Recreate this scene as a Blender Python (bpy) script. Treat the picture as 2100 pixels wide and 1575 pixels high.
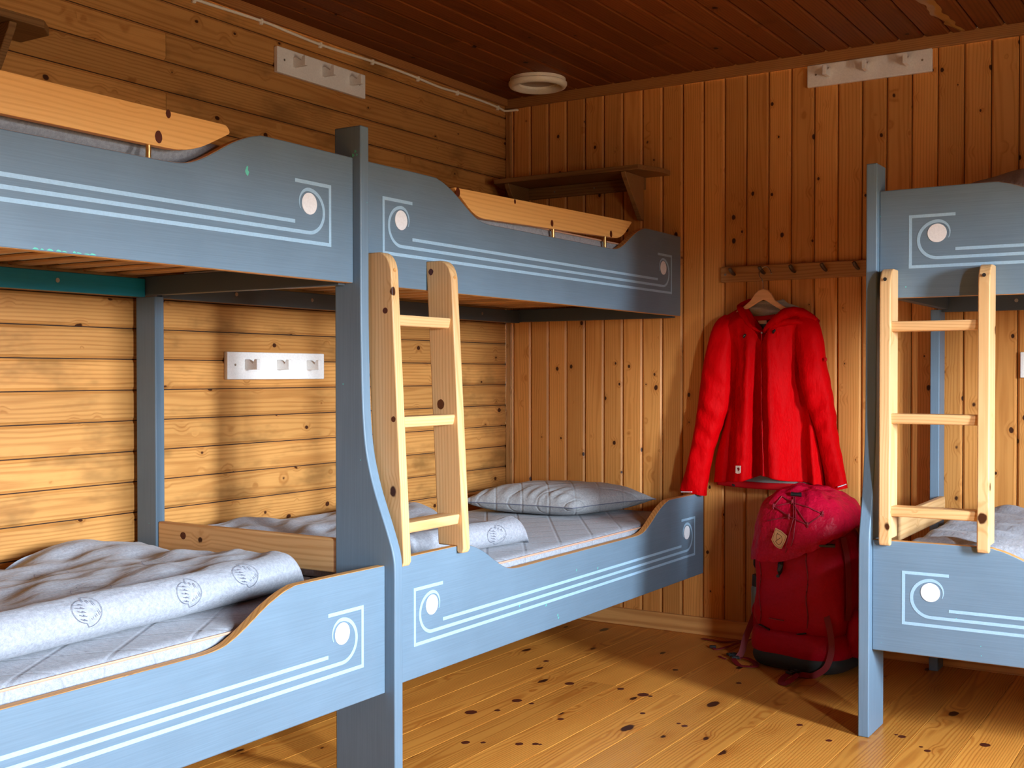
import bpy, bmesh, math, random
from math import sin, cos, pi, radians, sqrt, exp
from mathutils import Vector, Matrix, noise
random.seed(7)
scene = bpy.context.scene
C = scene.collection
for o in list(bpy.data.objects):
    bpy.data.objects.remove(o)

# ------------------------------------------------------------------ camera
cd = bpy.data.cameras.new('camera')
cam = bpy.data.objects.new('camera', cd)
C.objects.link(cam)
YAW, PIT, ROL = 0.5569, 0.0147, -0.0002
F = Vector((-sin(YAW)*cos(PIT), cos(YAW)*cos(PIT), -sin(PIT)))
R = Vector((cos(YAW), sin(YAW), 0)); U = R.cross(F)
R2 = R*cos(ROL)+U*sin(ROL); U2 = -R*sin(ROL)+U*cos(ROL)
m = Matrix((R2, U2, -F)).transposed().to_4x4()
m.translation = Vector((2.9092, -4.4911, 1.0908))
cam.matrix_world = m
cd.sensor_fit = 'HORIZONTAL'; cd.sensor_width = 36.0
cd.lens = 36*2372.25/2100
cd.shift_x = -(1081.84-1050)/2100
cd.shift_y = (802.1-787.5)/2100
cd.clip_start = 0.05
scene.camera = cam

# ------------------------------------------------------------------ view, sky, windows' light
vs = scene.view_settings
vs.view_transform = 'Standard'; vs.look = 'None'; vs.gamma = 1.0; vs.use_curve_mapping = False
vs.exposure = 0.0
EXPO = 1.0
SKY_HOR = (0.82, 0.94, 1.06); SKY_TOP = (0.55, 0.75, 1.0); GROUND = (0.11, 0.095, 0.075)
SKY_STR = 252.0
world = bpy.data.worlds.new('world'); scene.world = world
world.use_nodes = True
nt = world.node_tree; nt.nodes.clear()
wo = nt.nodes.new('ShaderNodeOutputWorld'); bg = nt.nodes.new('ShaderNodeBackground')
tc = nt.nodes.new('ShaderNodeTexCoord'); sp = nt.nodes.new('ShaderNodeSeparateXYZ')
mr = nt.nodes.new('ShaderNodeMapRange'); mr.inputs[1].default_value = -1; mr.inputs[2].default_value = 1
cr = nt.nodes.new('ShaderNodeValToRGB'); cr.color_ramp.interpolation = 'LINEAR'
nt.links.new(tc.outputs['Generated'], sp.inputs[0]); nt.links.new(sp.outputs[2], mr.inputs[0])
nt.links.new(mr.outputs[0], cr.inputs[0]); nt.links.new(cr.outputs[0], bg.inputs[0]); nt.links.new(bg.outputs[0], wo.inputs[0])
el = cr.color_ramp.elements
el[0].position = 0.0; el[0].color = (*GROUND, 1)
el[1].position = 1.0; el[1].color = (*SKY_TOP, 1)
e = el.new(0.49); e.color = (*GROUND, 1)
e = el.new(0.51); e.color = (*SKY_HOR, 1)
bg.inputs[1].default_value = SKY_STR*EXPO
# window openings of the right-hand wall: (y0, y1, z0, z1)
XR, YF, ZC = 4.10, -5.9, 2.35
WINDOWS = [(-2.12, -1.77, 0.80, 1.66), (-3.60, -3.28, 0.80, 1.66)]
for (y0, y1, z0, z1) in WINDOWS:
    ld = bpy.data.lights.new('window_daylight', 'AREA'); ld.shape = 'RECTANGLE'
    ld.size = y1-y0; ld.size_y = z1-z0
    ld.energy = 1.0
    ld.cycles.is_portal = True
    lo = bpy.data.objects.new('window_daylight', ld); C.objects.link(lo)
    # emits towards -Z local: turn it to face -X
    lo.matrix_world = Matrix(((0, 0, 1, XR+0.06), (1, 0, 0, (y0+y1)/2), (0, 1, 0, (z0+z1)/2), (0, 0, 0, 1)))
try:
    scene.cycles.max_bounces = 10; scene.cycles.diffuse_bounces = 7; scene.cycles.glossy_bounces = 3
    scene.cycles.caustics_reflective = False; scene.cycles.caustics_refractive = False
    scene.cycles.sample_clamp_indirect = 6.0
except Exception:
    pass

# ------------------------------------------------------------------ materials
class NT:
    def __init__(s, name):
        s.m = bpy.data.materials.new(name); s.m.use_nodes = True
        s.t = s.m.node_tree; s.t.nodes.clear()
        s.out = s.t.nodes.new('ShaderNodeOutputMaterial'); s.b = s.t.nodes.new('ShaderNodeBsdfPrincipled')
        s.t.links.new(s.b.outputs[0], s.out.inputs[0])
    def n(s, typ, **kw):
        x = s.t.nodes.new(typ)
        for k, v in kw.items(): setattr(x, k, v)
        return x
    def l(s, a, b): s.t.links.new(a, b)
    def inp(s, sock, v):
        if isinstance(v, (int, float)): sock.default_value = v
        elif isinstance(v, (tuple, list)): sock.default_value = v
        else: s.l(v, sock)
    def math(s, op, a, b=0.0, c=0.0, clamp=False):
        x = s.n('ShaderNodeMath', operation=op); x.use_clamp = clamp
        s.inp(x.inputs[0], a); s.inp(x.inputs[1], b); s.inp(x.inputs[2], c); return x.outputs[0]
    def mapr(s, v, a, b, c=0.0, d=1.0, smooth=False):
        x = s.n('ShaderNodeMapRange'); x.interpolation_type = 'SMOOTHSTEP' if smooth else 'LINEAR'
        s.inp(x.inputs[0], v)
        for i, q in enumerate((a, b, c, d)): x.inputs[i+1].default_value = q
        return x.outputs[0]
    def comb(s, a, b, c):
        x = s.n('ShaderNodeCombineXYZ'); s.inp(x.inputs[0], a); s.inp(x.inputs[1], b); s.inp(x.inputs[2], c); return x.outputs[0]
    def noise(s, vec, scale=1.0, detail=2.0, rough=0.5, w=None):
        x = s.n('ShaderNodeTexNoise'); s.inp(x.inputs['Vector'], vec); x.inputs['Scale'].default_value = scale
        x.inputs['Detail'].default_value = detail; x.inputs['Roughness'].default_value = rough; return x.outputs['Fac']
    def mix(s, f, a, b, mode='MIX'):
        x = s.n('ShaderNodeMix', data_type='RGBA'); x.blend_type = mode; x.clamp_factor = True
        s.inp(x.inputs[0], f)
        s.inp(x.inputs[6], (*a, 1) if isinstance(a, tuple) else a); s.inp(x.inputs[7], (*b, 1) if isinstance(b, tuple) else b)
        return x.outputs[2]
    def vmul(s, col, f):
        x = s.n('ShaderNodeVectorMath', operation='SCALE'); s.inp(x.inputs[0], col); s.inp(x.inputs[3], f); return x.outputs[0]
    def bump(s, h, strength, dist):
        x = s.n('ShaderNodeBump'); x.inputs['Strength'].default_value = strength; x.inputs['Distance'].default_value = dist
        s.inp(x.inputs['Height'], h); s.l(x.outputs[0], s.b.inputs['Normal'])

def wood(name, base, dark, axis='x', ring=0.007, contrast=0.55, knots=11.0, knot_r=0.13, knot_col=(0.055, 0.016, 0.006),
         rough=0.45, var=0.25, blotch=0.25, stretch=0.75, halo=0.3, stain=0.0, coat=0.0, pres=1.0, spec=0.22):
    k = NT(name)
    tc = k.n('ShaderNodeTexCoord'); sx = k.n('ShaderNodeSeparateXYZ'); k.l(tc.outputs['Object'], sx.inputs[0])
    X, Y, Z = sx.outputs
    u, v, w = {'x': (X, Y, Z), 'y': (Y, X, Z), 'z': (Z, X, Y)}[axis]
    oi = k.n('ShaderNodeObjectInfo'); rnd = oi.outputs['Random']
    u2 = k.math('ADD', u, k.math('MULTIPLY', rnd, 41.0))
    v2 = k.math('ADD', v, k.math('MULTIPLY', rnd, 17.3))
    w2 = k.math('ADD', w, k.math('MULTIPLY', rnd, 29.7))
    P = k.comb(u2, v2, w2)
    # knots: cells in 3D, long axis stretched
    vor = k.n('ShaderNodeTexVoronoi', feature='F1'); vor.inputs['Scale'].default_value = knots; vor.inputs['Randomness'].default_value = 1.0
    wob = k.noise(P, 60, 1)
    k.l(k.comb(k.math('MULTIPLY', u2, stretch), v2, w2), vor.inputs['Vector'])
    cs = k.n('ShaderNodeSeparateColor'); k.l(vor.outputs['Color'], cs.inputs[0])
    size = k.mapr(cs.outputs[0], 0.0, 1.0, 0.25, 1.0)
    size = k.math('MULTIPLY', size, k.math('LESS_THAN', cs.outputs[1], pres))
    d = k.math('ADD', vor.outputs['Distance'], k.math('MULTIPLY', k.math('SUBTRACT', wob, 0.5), 0.06))
    dd = k.math('DIVIDE', d, k.math('ADD', size, 0.001))
    kn = k.mapr(dd, knot_r*0.75, knot_r*1.05, 1.0, 0.0, True)
    hl = k.mapr(dd, knot_r*0.8, knot_r*3.2, 1.0, 0.0, True)
    # growth rings, pith offset by a random amount
    n1 = k.noise(k.comb(k.math('MULTIPLY', u2, 0.9), k.math('MULTIPLY', v2, 7), k.math('MULTIPLY', w2, 7)), 1.0, 2)
    n2 = k.noise(k.comb(k.math('MULTIPLY', u2, 5), k.math('MULTIPLY', v2, 30), k.math('MULTIPLY', w2, 30)), 1.0, 1)
    vo = k.math('SUBTRACT', v, k.mapr(rnd, 0, 1, -0.06, 0.16))
    wo_ = k.math('SUBTRACT', w, 0.045)
    r = k.math('SQRT', k.math('ADD', k.math('MULTIPLY', vo, vo), k.math('MULTIPLY', wo_, wo_)))
    r = k.math('ADD', r, k.math('MULTIPLY', n1, 0.055))
    r = k.math('ADD', r, k.math('MULTIPLY', n2, 0.004))
    r = k.math('ADD', r, k.math('MULTIPLY', hl, 0.010))
    g = k.math('SINE', k.math('MULTIPLY', r, 2*pi/ring))
    g = k.mapr(g, -0.2, 1.0, 0.0, 1.0)
    fib = k.noise(k.comb(k.math('MULTIPLY', u2, 6), k.math('MULTIPLY', v2, 260), k.math('MULTIPLY', w2, 260)), 1.0, 1)
    big = k.noise(k.comb(k.math('MULTIPLY', u2, 2.2), k.math('MULTIPLY', v2, 9), k.math('MULTIPLY', w2, 9)), 1.0, 3, 0.6)
    f = k.math('ADD', k.math('MULTIPLY', g, contrast), k.math('MULTIPLY', k.math('SUBTRACT', fib, 0.5), 0.5))
    f = k.math('ADD', f, k.math('MULTIPLY', k.math('SUBTRACT', big, 0.42), blotch*3.0))
    f = k.math('ADD', f, k.math('MULTIPLY', hl, halo), clamp=True)
    col = k.mix(f, base, dark)
    if stain > 0:
        st = k.noise(k.comb(k.math('MULTIPLY', u2, 1.3), k.math('MULTIPLY', v2, 3), w2), 2.2, 4, 0.65)
        col = k.mix(k.mapr(st, 0.50, 0.72, 0.0, stain, True), col, tuple(c*0.33 for c in base))
    col = k.mix(kn, col, knot_col)
    br = k.mapr(k.math('FRACT', k.math('MULTIPLY', rnd, 7.31)), 0, 1, 1.0-var, 1.0+var)
    col = k.vmul(col, br)
    k.l(col, k.b.inputs['Base Color'])
    k.b.inputs['Roughness'].default_value = rough; k.b.inputs['Specular IOR Level'].default_value = spec
    k.bump(k.math('SUBTRACT', k.math('MULTIPLY', fib, 0.5), k.math('MULTIPLY', kn, 0.6)), 0.25, 0.0012)
    return k.m

def paint(name, col, speck=(0.10, 0.62, 0.60), rough=0.42, axis='y', brush=0.06, specks=True, wearcol=None):
    k = NT(name)
    tc = k.n('ShaderNodeTexCoord'); P = tc.outputs['Object']
    sx = k.n('ShaderNodeSeparateXYZ'); k.l(P, sx.inputs[0]); X, Y, Z = sx.outputs
    sc = {'x': (6, 160, 320), 'y': (160, 6, 320), 'z': (220, 220, 5)}[axis]
    br = k.noise(k.comb(k.math('MULTIPLY', X, sc[0]), k.math('MULTIPLY', Y, sc[1]), k.math('MULTIPLY', Z, sc[2])), 1.0, 2)
    big = k.noise(P, 5, 3)
    f = k.mapr(br, 0.3, 0.7, 1-brush, 1+brush)
    f = k.math('MULTIPLY', f, k.mapr(big, 0.3, 0.7, 0.94, 1.06))
    c = k.vmul(k.mix(0.0, col, col), f)
    if specks:
        vor = k.n('ShaderNodeTexVoronoi', feature='F1'); vor.inputs['Scale'].default_value = 30
        k.l(P, vor.inputs['Vector'])
        cs = k.n('ShaderNodeSeparateColor'); k.l(vor.outputs['Color'], cs.inputs[0])
        reg = k.noise(P, 4, 1)
        hit = k.math('MULTIPLY', k.math('LESS_THAN', vor.outputs['Distance'], k.math('MULTIPLY', cs.outputs[0], 0.055)), k.math('GREATER_THAN', reg, 0.55))
        c = k.mix(hit, c, speck)
    k.l(c, k.b.inputs['Base Color']); k.b.inputs['Roughness'].default_value = rough
    k.b.inputs['Specular IOR Level'].default_value = 0.3
    k.bump(br, 0.12, 0.0006)
    return k.m

def plain(name, col, rough=0.5, metal=0.0, spec=0.5, coat=0.0, bump=0.0, bscale=200):
    k = NT(name); k.b.inputs['Base Color'].default_value = (*col, 1); k.b.inputs['Roughness'].default_value = rough
    k.b.inputs['Metallic'].default_value = metal; k.b.inputs['Specular IOR Level'].default_value = spec
    tc = k.n('ShaderNodeTexCoord'); nz = k.noise(tc.outputs['Object'], bscale, 2)
    k.l(k.vmul(k.mix(0.0, col, col), k.mapr(nz, 0.3, 0.7, 0.95, 1.05)), k.b.inputs['Base Color'])
    if coat: k.b.inputs['Coat Weight'].default_value = coat
    if bump: k.bump(nz, bump, 0.001)
    return k.m

def fabric(name, a, b, quilt=0.0, crinkle=0.35, bdist=0.004, cs=(1, 1, 1), cscale=28, seamdark=0.25, rough=0.9, sheen=0.1, mel=900, spec=0.12):
    """melange cloth; quilt = seam spacing in metres (diamond pattern)"""
    k = NT(name); tc = k.n('ShaderNodeTexCoord'); P = tc.outputs['Object']
    sx = k.n('ShaderNodeSeparateXYZ'); k.l(P, sx.inputs[0]); X, Y, Z = sx.outputs
    n = k.noise(P, mel, 3, 0.8)
    n2 = k.noise(P, 120, 3, 0.7)
    col = k.mix(k.mapr(k.math('ADD', k.math('MULTIPLY', n, 0.6), k.math('MULTIPLY', n2, 0.4)), 0.36, 0.64), a, b)
    h = k.math('MULTIPLY', k.noise(k.comb(k.math('MULTIPLY', X, cs[0]), k.math('MULTIPLY', Y, cs[1]), k.math('MULTIPLY', Z, cs[2])), cscale, 4, 0.6), crinkle)
    if quilt:
        a1 = k.math('ADD', k.math('MULTIPLY', X, 0.83), k.math('MULTIPLY', Y, 0.56)); a2 = k.math('SUBTRACT', k.math('MULTIPLY', X, 0.83), k.math('MULTIPLY', Y, 0.56))
        seam = None
        for q in (a1, a2):
            t = k.math('ABSOLUTE', k.math('SUBTRACT', k.math('FRACT', k.math('DIVIDE', q, quilt)), 0.5))
            s = k.mapr(t, 0.0, 0.07, 0.0, 1.0, True)
            s2 = k.mapr(t, 0.0, 0.018, 1.0, 0.0, True)
            h = k.math('ADD', h, k.math('MULTIPLY', s, 0.28))
            seam = s2 if seam is None else k.math('MAXIMUM', seam, s2)
        col = k.mix(k.math('MULTIPLY', seam, seamdark), col, tuple(c*0.35 for c in a))
    k.l(col, k.b.inputs['Base Color']); k.b.inputs['Roughness'].default_value = rough
    k.b.inputs['Sheen Weight'].default_value = sheen; k.b.inputs['Specular IOR Level'].default_value = spec
    k.bump(h, 0.8, bdist)
    return k.m

M = {}
M['wall'] = wood('aged_pine_panelling', (0.68, 0.305, 0.080), (0.43, 0.145, 0.026), knots=14.0, knot_r=0.14, rough=0.42, var=0.16, stain=0.0, ring=0.009, contrast=0.40)
M['wall_l'] = wood('aged_pine_cladding', (0.575, 0.275, 0.078), (0.32, 0.115, 0.024), knots=13.0, knot_r=0.14, rough=0.42, var=0.17, stain=0.62, ring=0.010, contrast=0.42, pres=0.8)
M['ceil'] = wood('dark_pine_ceiling', (0.20, 0.058, 0.014), (0.10, 0.024, 0.005), knots=9.0, knot_r=0.11, rough=0.5, var=0.22, ring=0.010, contrast=0.4, knot_col=(0.025, 0.008, 0.004), spec=0.08)
M['floor'] = wood('varnished_pine_floor', (0.68, 0.28, 0.048), (0.42, 0.125, 0.016), knots=9.0, knot_r=0.17, rough=0.33, var=0.16, ring=0.008, contrast=0.6, stretch=0.45, coat=0.0, knot_col=(0.05, 0.014, 0.006), blotch=0.3, spec=0.16)
M['trim'] = wood('pine_trim', (0.50, 0.22, 0.066), (0.27, 0.10, 0.026), axis='x', knots=6, knot_r=0.08, rough=0.4, pres=0.4)
M['trim_y'] = wood('pine_trim_lengthways', (0.42, 0.18, 0.055), (0.24, 0.085, 0.024), axis='y', knots=6, knot_r=0.08, rough=0.4, pres=0.4)
M['base'] = wood('plywood_baseboard', (0.66, 0.36, 0.12), (0.46, 0.20, 0.055), axis='x', knots=4, knot_r=0.01, rough=0.4, ring=0.016, contrast=0.7, pres=0.1)
M['pale_z'] = wood('pale_pine_upright', (0.72, 0.455, 0.215), (0.54, 0.29, 0.105), axis='z', knots=9, knot_r=0.15, rough=0.4, ring=0.009, var=0.05, contrast=0.5, pres=0.45, blotch=0.15)
M['pale_y'] = wood('pale_pine_rung', (0.73, 0.46, 0.215), (0.54, 0.29, 0.105), axis='y', knots=8, knot_r=0.10, rough=0.4, ring=0.008, var=0.05, contrast=0.5, pres=0.3, blotch=0.15)
M['pale_x'] = wood('pale_pine_crosswise', (0.72, 0.43, 0.19), (0.52, 0.265, 0.09), axis='x', knots=8, knot_r=0.10, rough=0.4, ring=0.008, var=0.05, contrast=0.5, pres=0.3, blotch=0.15)
M['guard'] = wood('oiled_pine_board', (0.80, 0.47, 0.165), (0.62, 0.30, 0.085), axis='y', knots=9, knot_r=0.15, rough=0.35, ring=0.012, var=0.05, contrast=0.38, pres=0.30, blotch=0.15, knot_col=(0.10, 0.02, 0.008))
M['edge_y'] = wood('bare_pine_edge', (0.68, 0.36, 0.12), (0.42, 0.18, 0.05), axis='y', knots=8, knot_r=0.10, ring=0.008, var=0.02, pres=0.5)
M['edge_x'] = wood('bare_pine_edge_crosswise', (0.68, 0.36, 0.12), (0.42, 0.18, 0.05), axis='x', knots=8, knot_r=0.10, ring=0.008, var=0.02, pres=0.5)
M['slat'] = wood('pine_slat', (0.60, 0.32, 0.12), (0.40, 0.18, 0.055), axis='x', knots=8, knot_r=0.06, pres=0.3)
M['shelf'] = wood('brown_stained_shelf', (0.30, 0.15, 0.052), (0.16, 0.068, 0.022), axis='x', knots=5, knot_r=0.05, pres=0.3, rough=0.45)
M['shelf_y'] = wood('brown_stained_shelf_lengthways', (0.30, 0.15, 0.052), (0.16, 0.068, 0.022), axis='y', knots=5, knot_r=0.05, pres=0.3, rough=0.45)
M['rack'] = wood('oak_coat_rail', (0.58, 0.28, 0.09), (0.38, 0.16, 0.045), axis='x', knots=5, knot_r=0.05, pres=0.3)
M['hanger'] = wood('beech_hanger', (0.66, 0.37, 0.19), (0.52, 0.27, 0.12), axis='x', knots=5, knot_r=0.01, pres=0.1, contrast=0.3)
PB = (0.136, 0.206, 0.272)
M['paint_y'] = paint('blue_grey_paint', PB, axis='y')
M['paint_x'] = paint('blue_grey_paint_crosswise', PB, axis='x')
M['paint_z'] = paint('blue_grey_paint_upright', PB, axis='z')
M['teal'] = paint('old_teal_paint', (0.006, 0.15, 0.21), axis='y', specks=False, rough=0.35)
M['dark_paint'] = paint('dark_grey_paint', (0.055, 0.07, 0.08), axis='y', specks=False)
M['line'] = plain('pale_blue_line_paint', (0.32, 0.50, 0.65), 0.5)
M['disc'] = plain('white_disc_paint', (0.80, 0.82, 0.84), 0.5)
M['white'] = plain('white_lacquer', (0.90, 0.885, 0.85), 0.35)
M['plastic'] = plain('ivory_plastic', (0.90, 0.83, 0.68), 0.4)
M['grille'] = plain('grey_plastic_disc', (0.45, 0.37, 0.28), 0.6)
M['brass'] = plain('brass', (0.80, 0.56, 0.22), 0.3, metal=1.0)
M['steel'] = plain('dull_steel', (0.42, 0.39, 0.36), 0.35, metal=1.0)
M['bronze'] = plain('dark_bronze', (0.16, 0.13, 0.10), 0.35, metal=0.8)
M['screw'] = plain('screw_zinc', (0.35, 0.30, 0.24), 0.4, metal=0.8)
M['void'] = plain('dark_backing_board', (0.028, 0.012, 0.006), 0.9)
M['black'] = plain('black_plastic', (0.012, 0.013, 0.013), 0.4)
M['blackcloth'] = plain('black_cordura', (0.018, 0.022, 0.020), 0.7, bump=0.3)
M['hole'] = plain('dark_hole', (0.01, 0.007, 0.005), 0.9)
GA, GB = (0.235, 0.245, 0.27), (0.44, 0.455, 0.50)
M['mattress'] = fabric('grey_melange_ticking', GA, GB, quilt=0.125, crinkle=0.8, bdist=0.006, cs=(0.5, 1.6, 1), cscale=26)
M['quilt'] = fabric('grey_melange_quilt', GA, GB, crinkle=1.0, bdist=0.006, cs=(1.3, 0.5, 1.2), cscale=22)
M['pillow'] = fabric('grey_quilted_pillowcase', (0.24, 0.245, 0.25), (0.45, 0.455, 0.46), quilt=0.105, crinkle=0.7, bdist=0.007, cscale=20)
M['dark_quilt'] = fabric('dark_grey_quilt', (0.20, 0.185, 0.17), (0.34, 0.32, 0.29), crinkle=1.0, bdist=0.008, cs=(2.2, 0.5, 1), cscale=16)
M['under'] = fabric('white_mesh_underlay', (0.42, 0.40, 0.36), (0.66, 0.63, 0.58), crinkle=0.2)
M['piping'] = plain('peach_piping', (0.58, 0.34, 0.23), 0.8)
M['ink'] = plain('grey_print_ink', (0.13, 0.14, 0.19), 0.9)
M['band'] = plain('brown_elastic_band', (0.10, 0.075, 0.06), 0.8)
M['red'] = fabric('red_shell_cloth', (0.50, 0.0004, 0.0015), (0.58, 0.0008, 0.003), crinkle=1.0, bdist=0.022, cs=(1.6, 1.6, 0.7), cscale=6, rough=0.6, sheen=0.0, spec=0.04)
M['reddark'] = fabric('red_shell_inside', (0.42, 0.004, 0.008), (0.50, 0.006, 0.010), crinkle=0.5, bdist=0.004, rough=0.6, sheen=0.0)
M['lining'] = fabric('grey_lining', (0.34, 0.32, 0.29), (0.44, 0.42, 0.38), crinkle=0.8, bdist=0.006, cs=(0.6, 1, 2.5))
M['pack'] = fabric('crimson_pack_cloth', (0.34, 0.0015, 0.012), (0.44, 0.003, 0.020), crinkle=0.8, bdist=0.012, cs=(1, 1, 1), cscale=10, rough=0.5, sheen=0.0)
M['packlid'] = fabric('crimson_lid_cloth', (0.38, 0.002, 0.018), (0.50, 0.005, 0.034), crinkle=1.0, bdist=0.02, cs=(1, 1, 1), cscale=13, rough=0.42, sheen=0.0)
M['strap'] = plain('red_webbing', (0.20, 0.002, 0.006), 0.6)
M['cord'] = plain('dark_red_cord', (0.22, 0.008, 0.018), 0.6)
M['leather'] = plain('tan_leather', (0.60, 0.33, 0.14), 0.6)
M['leatherink'] = plain('embossed_brown', (0.12, 0.05, 0.02), 0.7)
M['patch'] = plain('pale_patch', (0.78, 0.62, 0.52), 0.7)
M['reflect'] = plain('pale_reflective_tab', (0.80, 0.72, 0.76), 0.5)
M['glue'] = plain('yellow_resin', (0.36, 0.17, 0.035), 0.3)

# ------------------------------------------------------------------ object helpers
LOC = {}
def link(o):
    C.objects.link(o); return o
def thing(name, label, cat, loc=(0, 0, 0), group=None):
    o = link(bpy.data.objects.new(name, None)); o.empty_display_size = 0.1
    o.location = loc; LOC[o] = Vector(loc); o['label'] = label; o['category'] = cat
    if group: o['group'] = group
    return o
def structure(name, loc=(0, 0, 0)):
    o = link(bpy.data.objects.new(name, None)); o.empty_display_size = 0.1; o.location = loc; LOC[o] = Vector(loc)
    o['kind'] = 'structure'; return o
def finish(me, smooth=True, ang=35):
    if smooth:
        for p in me.polygons: p.use_smooth = True
        me.set_sharp_from_angle(angle=radians(ang))
class MB:
    """collects verts / faces in world coordinates"""
    def __init__(s): s.v = []; s.f = []; s.mi = []
    def add(s, vs, fs, mi=0):
        b = len(s.v); s.v += [tuple(v) for v in vs]
        for f in fs: s.f.append([b+i for i in f]); s.mi.append(mi)
    def box(s, x0, x1, y0, y1, z0, z1, mi=0):
        s.add([(x, y, z) for x in (x0, x1) for y in (y0, y1) for z in (z0, z1)],
              [(0, 1, 3, 2), (4, 6, 7, 5), (0, 4, 5, 1), (2, 3, 7, 6), (0, 2, 6, 4), (1, 5, 7, 3)], mi)
    def prism(s, pts, fn, d0, d1, mi=0, side_mi=None):
        """2D polygon pts, fn(a, b, depth)->xyz"""
        n = len(pts); vs = [fn(a, b, d0) for a, b in pts]+[fn(a, b, d1) for a, b in pts]
        s.add(vs, [list(range(n))[::-1], list(range(n, 2*n))], mi)
        b = len(s.v)-2*n
        for i in range(n):
            j = (i+1) % n; s.f.append([b+i, b+j, b+n+j, b+n+i]); s.mi.append(mi if side_mi is None else side_mi)
    def strip(s, top, bot, fn, d0, d1, mi=0, top_mi=None, bot_mi=None):
        """plate between polylines top[i] and bot[i] (same count)"""
        n = len(top); V = []
        for d in (d0, d1):
            for a, b in bot: V.append(fn(a, b, d))
            for a, b in top: V.append(fn(a, b, d))
        B = len(s.v); s.v += [tuple(v) for v in V]
        q = lambda l, m: (s.f.append([B+i for i in l]), s.mi.append(m))
        for i in range(n-1):
            q((i, i+1, n+i+1, n+i), mi); q((2*n+i, 3*n+i, 3*n+i+1, 2*n+i+1), mi)
            q((n+i, n+i+1, 3*n+i+1, 3*n+i), mi if top_mi is None else top_mi)
            q((i, 2*n+i, 2*n+i+1, i+1), mi if bot_mi is None else bot_mi)
        q((0, n, 3*n, 2*n), mi); q((n-1, 3*n-1, 4*n-1, 2*n-1), mi)
    def tube(s, pts, r, seg=8, cap=True, mi=0, flat=None):
        pts = [Vector(p) for p in pts]; n = len(pts); rr = r if isinstance(r, (list, tuple)) else [r]*n
        ref = Vector((0, 0, 1)); rings = []
        for i, p in enumerate(pts):
            t = (pts[min(i+1, n-1)]-pts[max(i-1, 0)]).normalized()
            a = t.cross(ref)
            if a.length < 0.1: a = t.cross(Vector((1, 0, 0)))
            a.normalize(); b = a.cross(t).normalized()
            fl = flat or 1.0
            rings.append([p+(a*cos(2*pi*k/seg)+b*sin(2*pi*k/seg)*fl)*rr[i] for k in range(seg)])
        s.loft(rings, cap, mi)
    def loft(s, rings, cap=True, mi=0, closed=True):
        n = len(rings[0]); B = len(s.v)
        for rg in rings: s.v += [tuple(p) for p in rg]
        for i in range(len(rings)-1):
            for k in range(n if closed else n-1):
                k2 = (k+1) % n
                s.f.append([B+i*n+k, B+i*n+k2, B+(i+1)*n+k2, B+(i+1)*n+k]); s.mi.append(mi)
        if cap:
            s.f.append([B+k for k in range(n)][::-1]); s.mi.append(mi)
            s.f.append([B+(len(rings)-1)*n+k for k in range(n)]); s.mi.append(mi)
    def disc(s, c, ax, r, seg=24, th=0.001, mi=0):
        c = Vector(c); ax = Vector(ax).normalized(); a = ax.orthogonal().normalized(); b = ax.cross(a)
        rg = [[c+ax*h+(a*cos(2*pi*k/seg)+b*sin(2*pi*k/seg))*r for k in range(seg)] for h in (0, th)]
        s.loft(rg, True, mi)
    def grid(s, nu, nv, fn, mi=0):
        B = len(s.v)
        for i in range(nu+1):
            for j in range(nv+1): s.v.append(tuple(fn(i/nu, j/nv)))
        for i in range(nu):
            for j in range(nv):
                a = B+i*(nv+1)+j; s.f.append([a, a+nv+1, a+nv+2, a+1]); s.mi.append(mi)
    def ribbon(s, pts, w, nrm, th=0.0006, mi=0):
        """flat painted line: pts 3D, w width (float or list), nrm outward"""
        nrm = Vector(nrm).normalized(); pts = [Vector(p) for p in pts]; n = len(pts)
        ws = w if isinstance(w, (list, tuple)) else [w]*n; rings = []
        for i, p in enumerate(pts):
            t0 = (p-pts[i-1]).normalized() if i else (pts[1]-p).normalized()
            t1 = (pts[i+1]-p).normalized() if i < n-1 else t0
            t = (t0+t1); t = t.normalized() if t.length > 1e-6 else t0
            a = t.cross(nrm).normalized(); k = 1.0/max(0.5, abs(t.dot(t1)))
            rings.append([p+a*ws[i]/2*k, p+a*ws[i]/2*k+nrm*th, p-a*ws[i]/2*k+nrm*th, p-a*ws[i]/2*k])
        s.loft(rings, True, mi)
    def build(s, name, mats, parent=None, bevel=0.0, seg=2, smooth=True, ang=35, recalc=True, sub=0, origin=None):
        if not isinstance(mats, (list, tuple)): mats = [mats]
        off = LOC[parent] if parent is not None and parent in LOC else Vector((0, 0, 0))
        org = Vector(origin) if origin is not None else (off if parent is not None else Vector((0, 0, 0)))
        me = bpy.data.meshes.new(name)
        me.from_pydata([tuple(Vector(v)-org) for v in s.v], [], s.f)
        me.polygons.foreach_set('material_index', s.mi)
        for mm in mats: me.materials.append(mm)
        if recalc:
            bm = bmesh.new(); bm.from_mesh(me); bmesh.ops.recalc_face_normals(bm, faces=bm.faces); bm.to_mesh(me); bm.free()
        finish(me, smooth, ang)
        o = link(bpy.data.objects.new(name, me))
        if parent is not None: o.parent = parent
        o.location = org-off; LOC[o] = org
        if bevel:
            b = o.modifiers.new('bevel', 'BEVEL'); b.width = bevel; b.segments = seg; b.limit_method = 'ANGLE'; b.angle_limit = radians(40)
            b.harden_normals = False
        if sub:
            b = o.modifiers.new('sub', 'SUBSURF'); b.levels = sub; b.render_levels = sub
        return o
def tag(o, label, cat, group=None):
    o['label'] = label; o['category'] = cat
    if group: o['group'] = group
    return o
def lerp(a, b, t): return a+(b-a)*t
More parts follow.
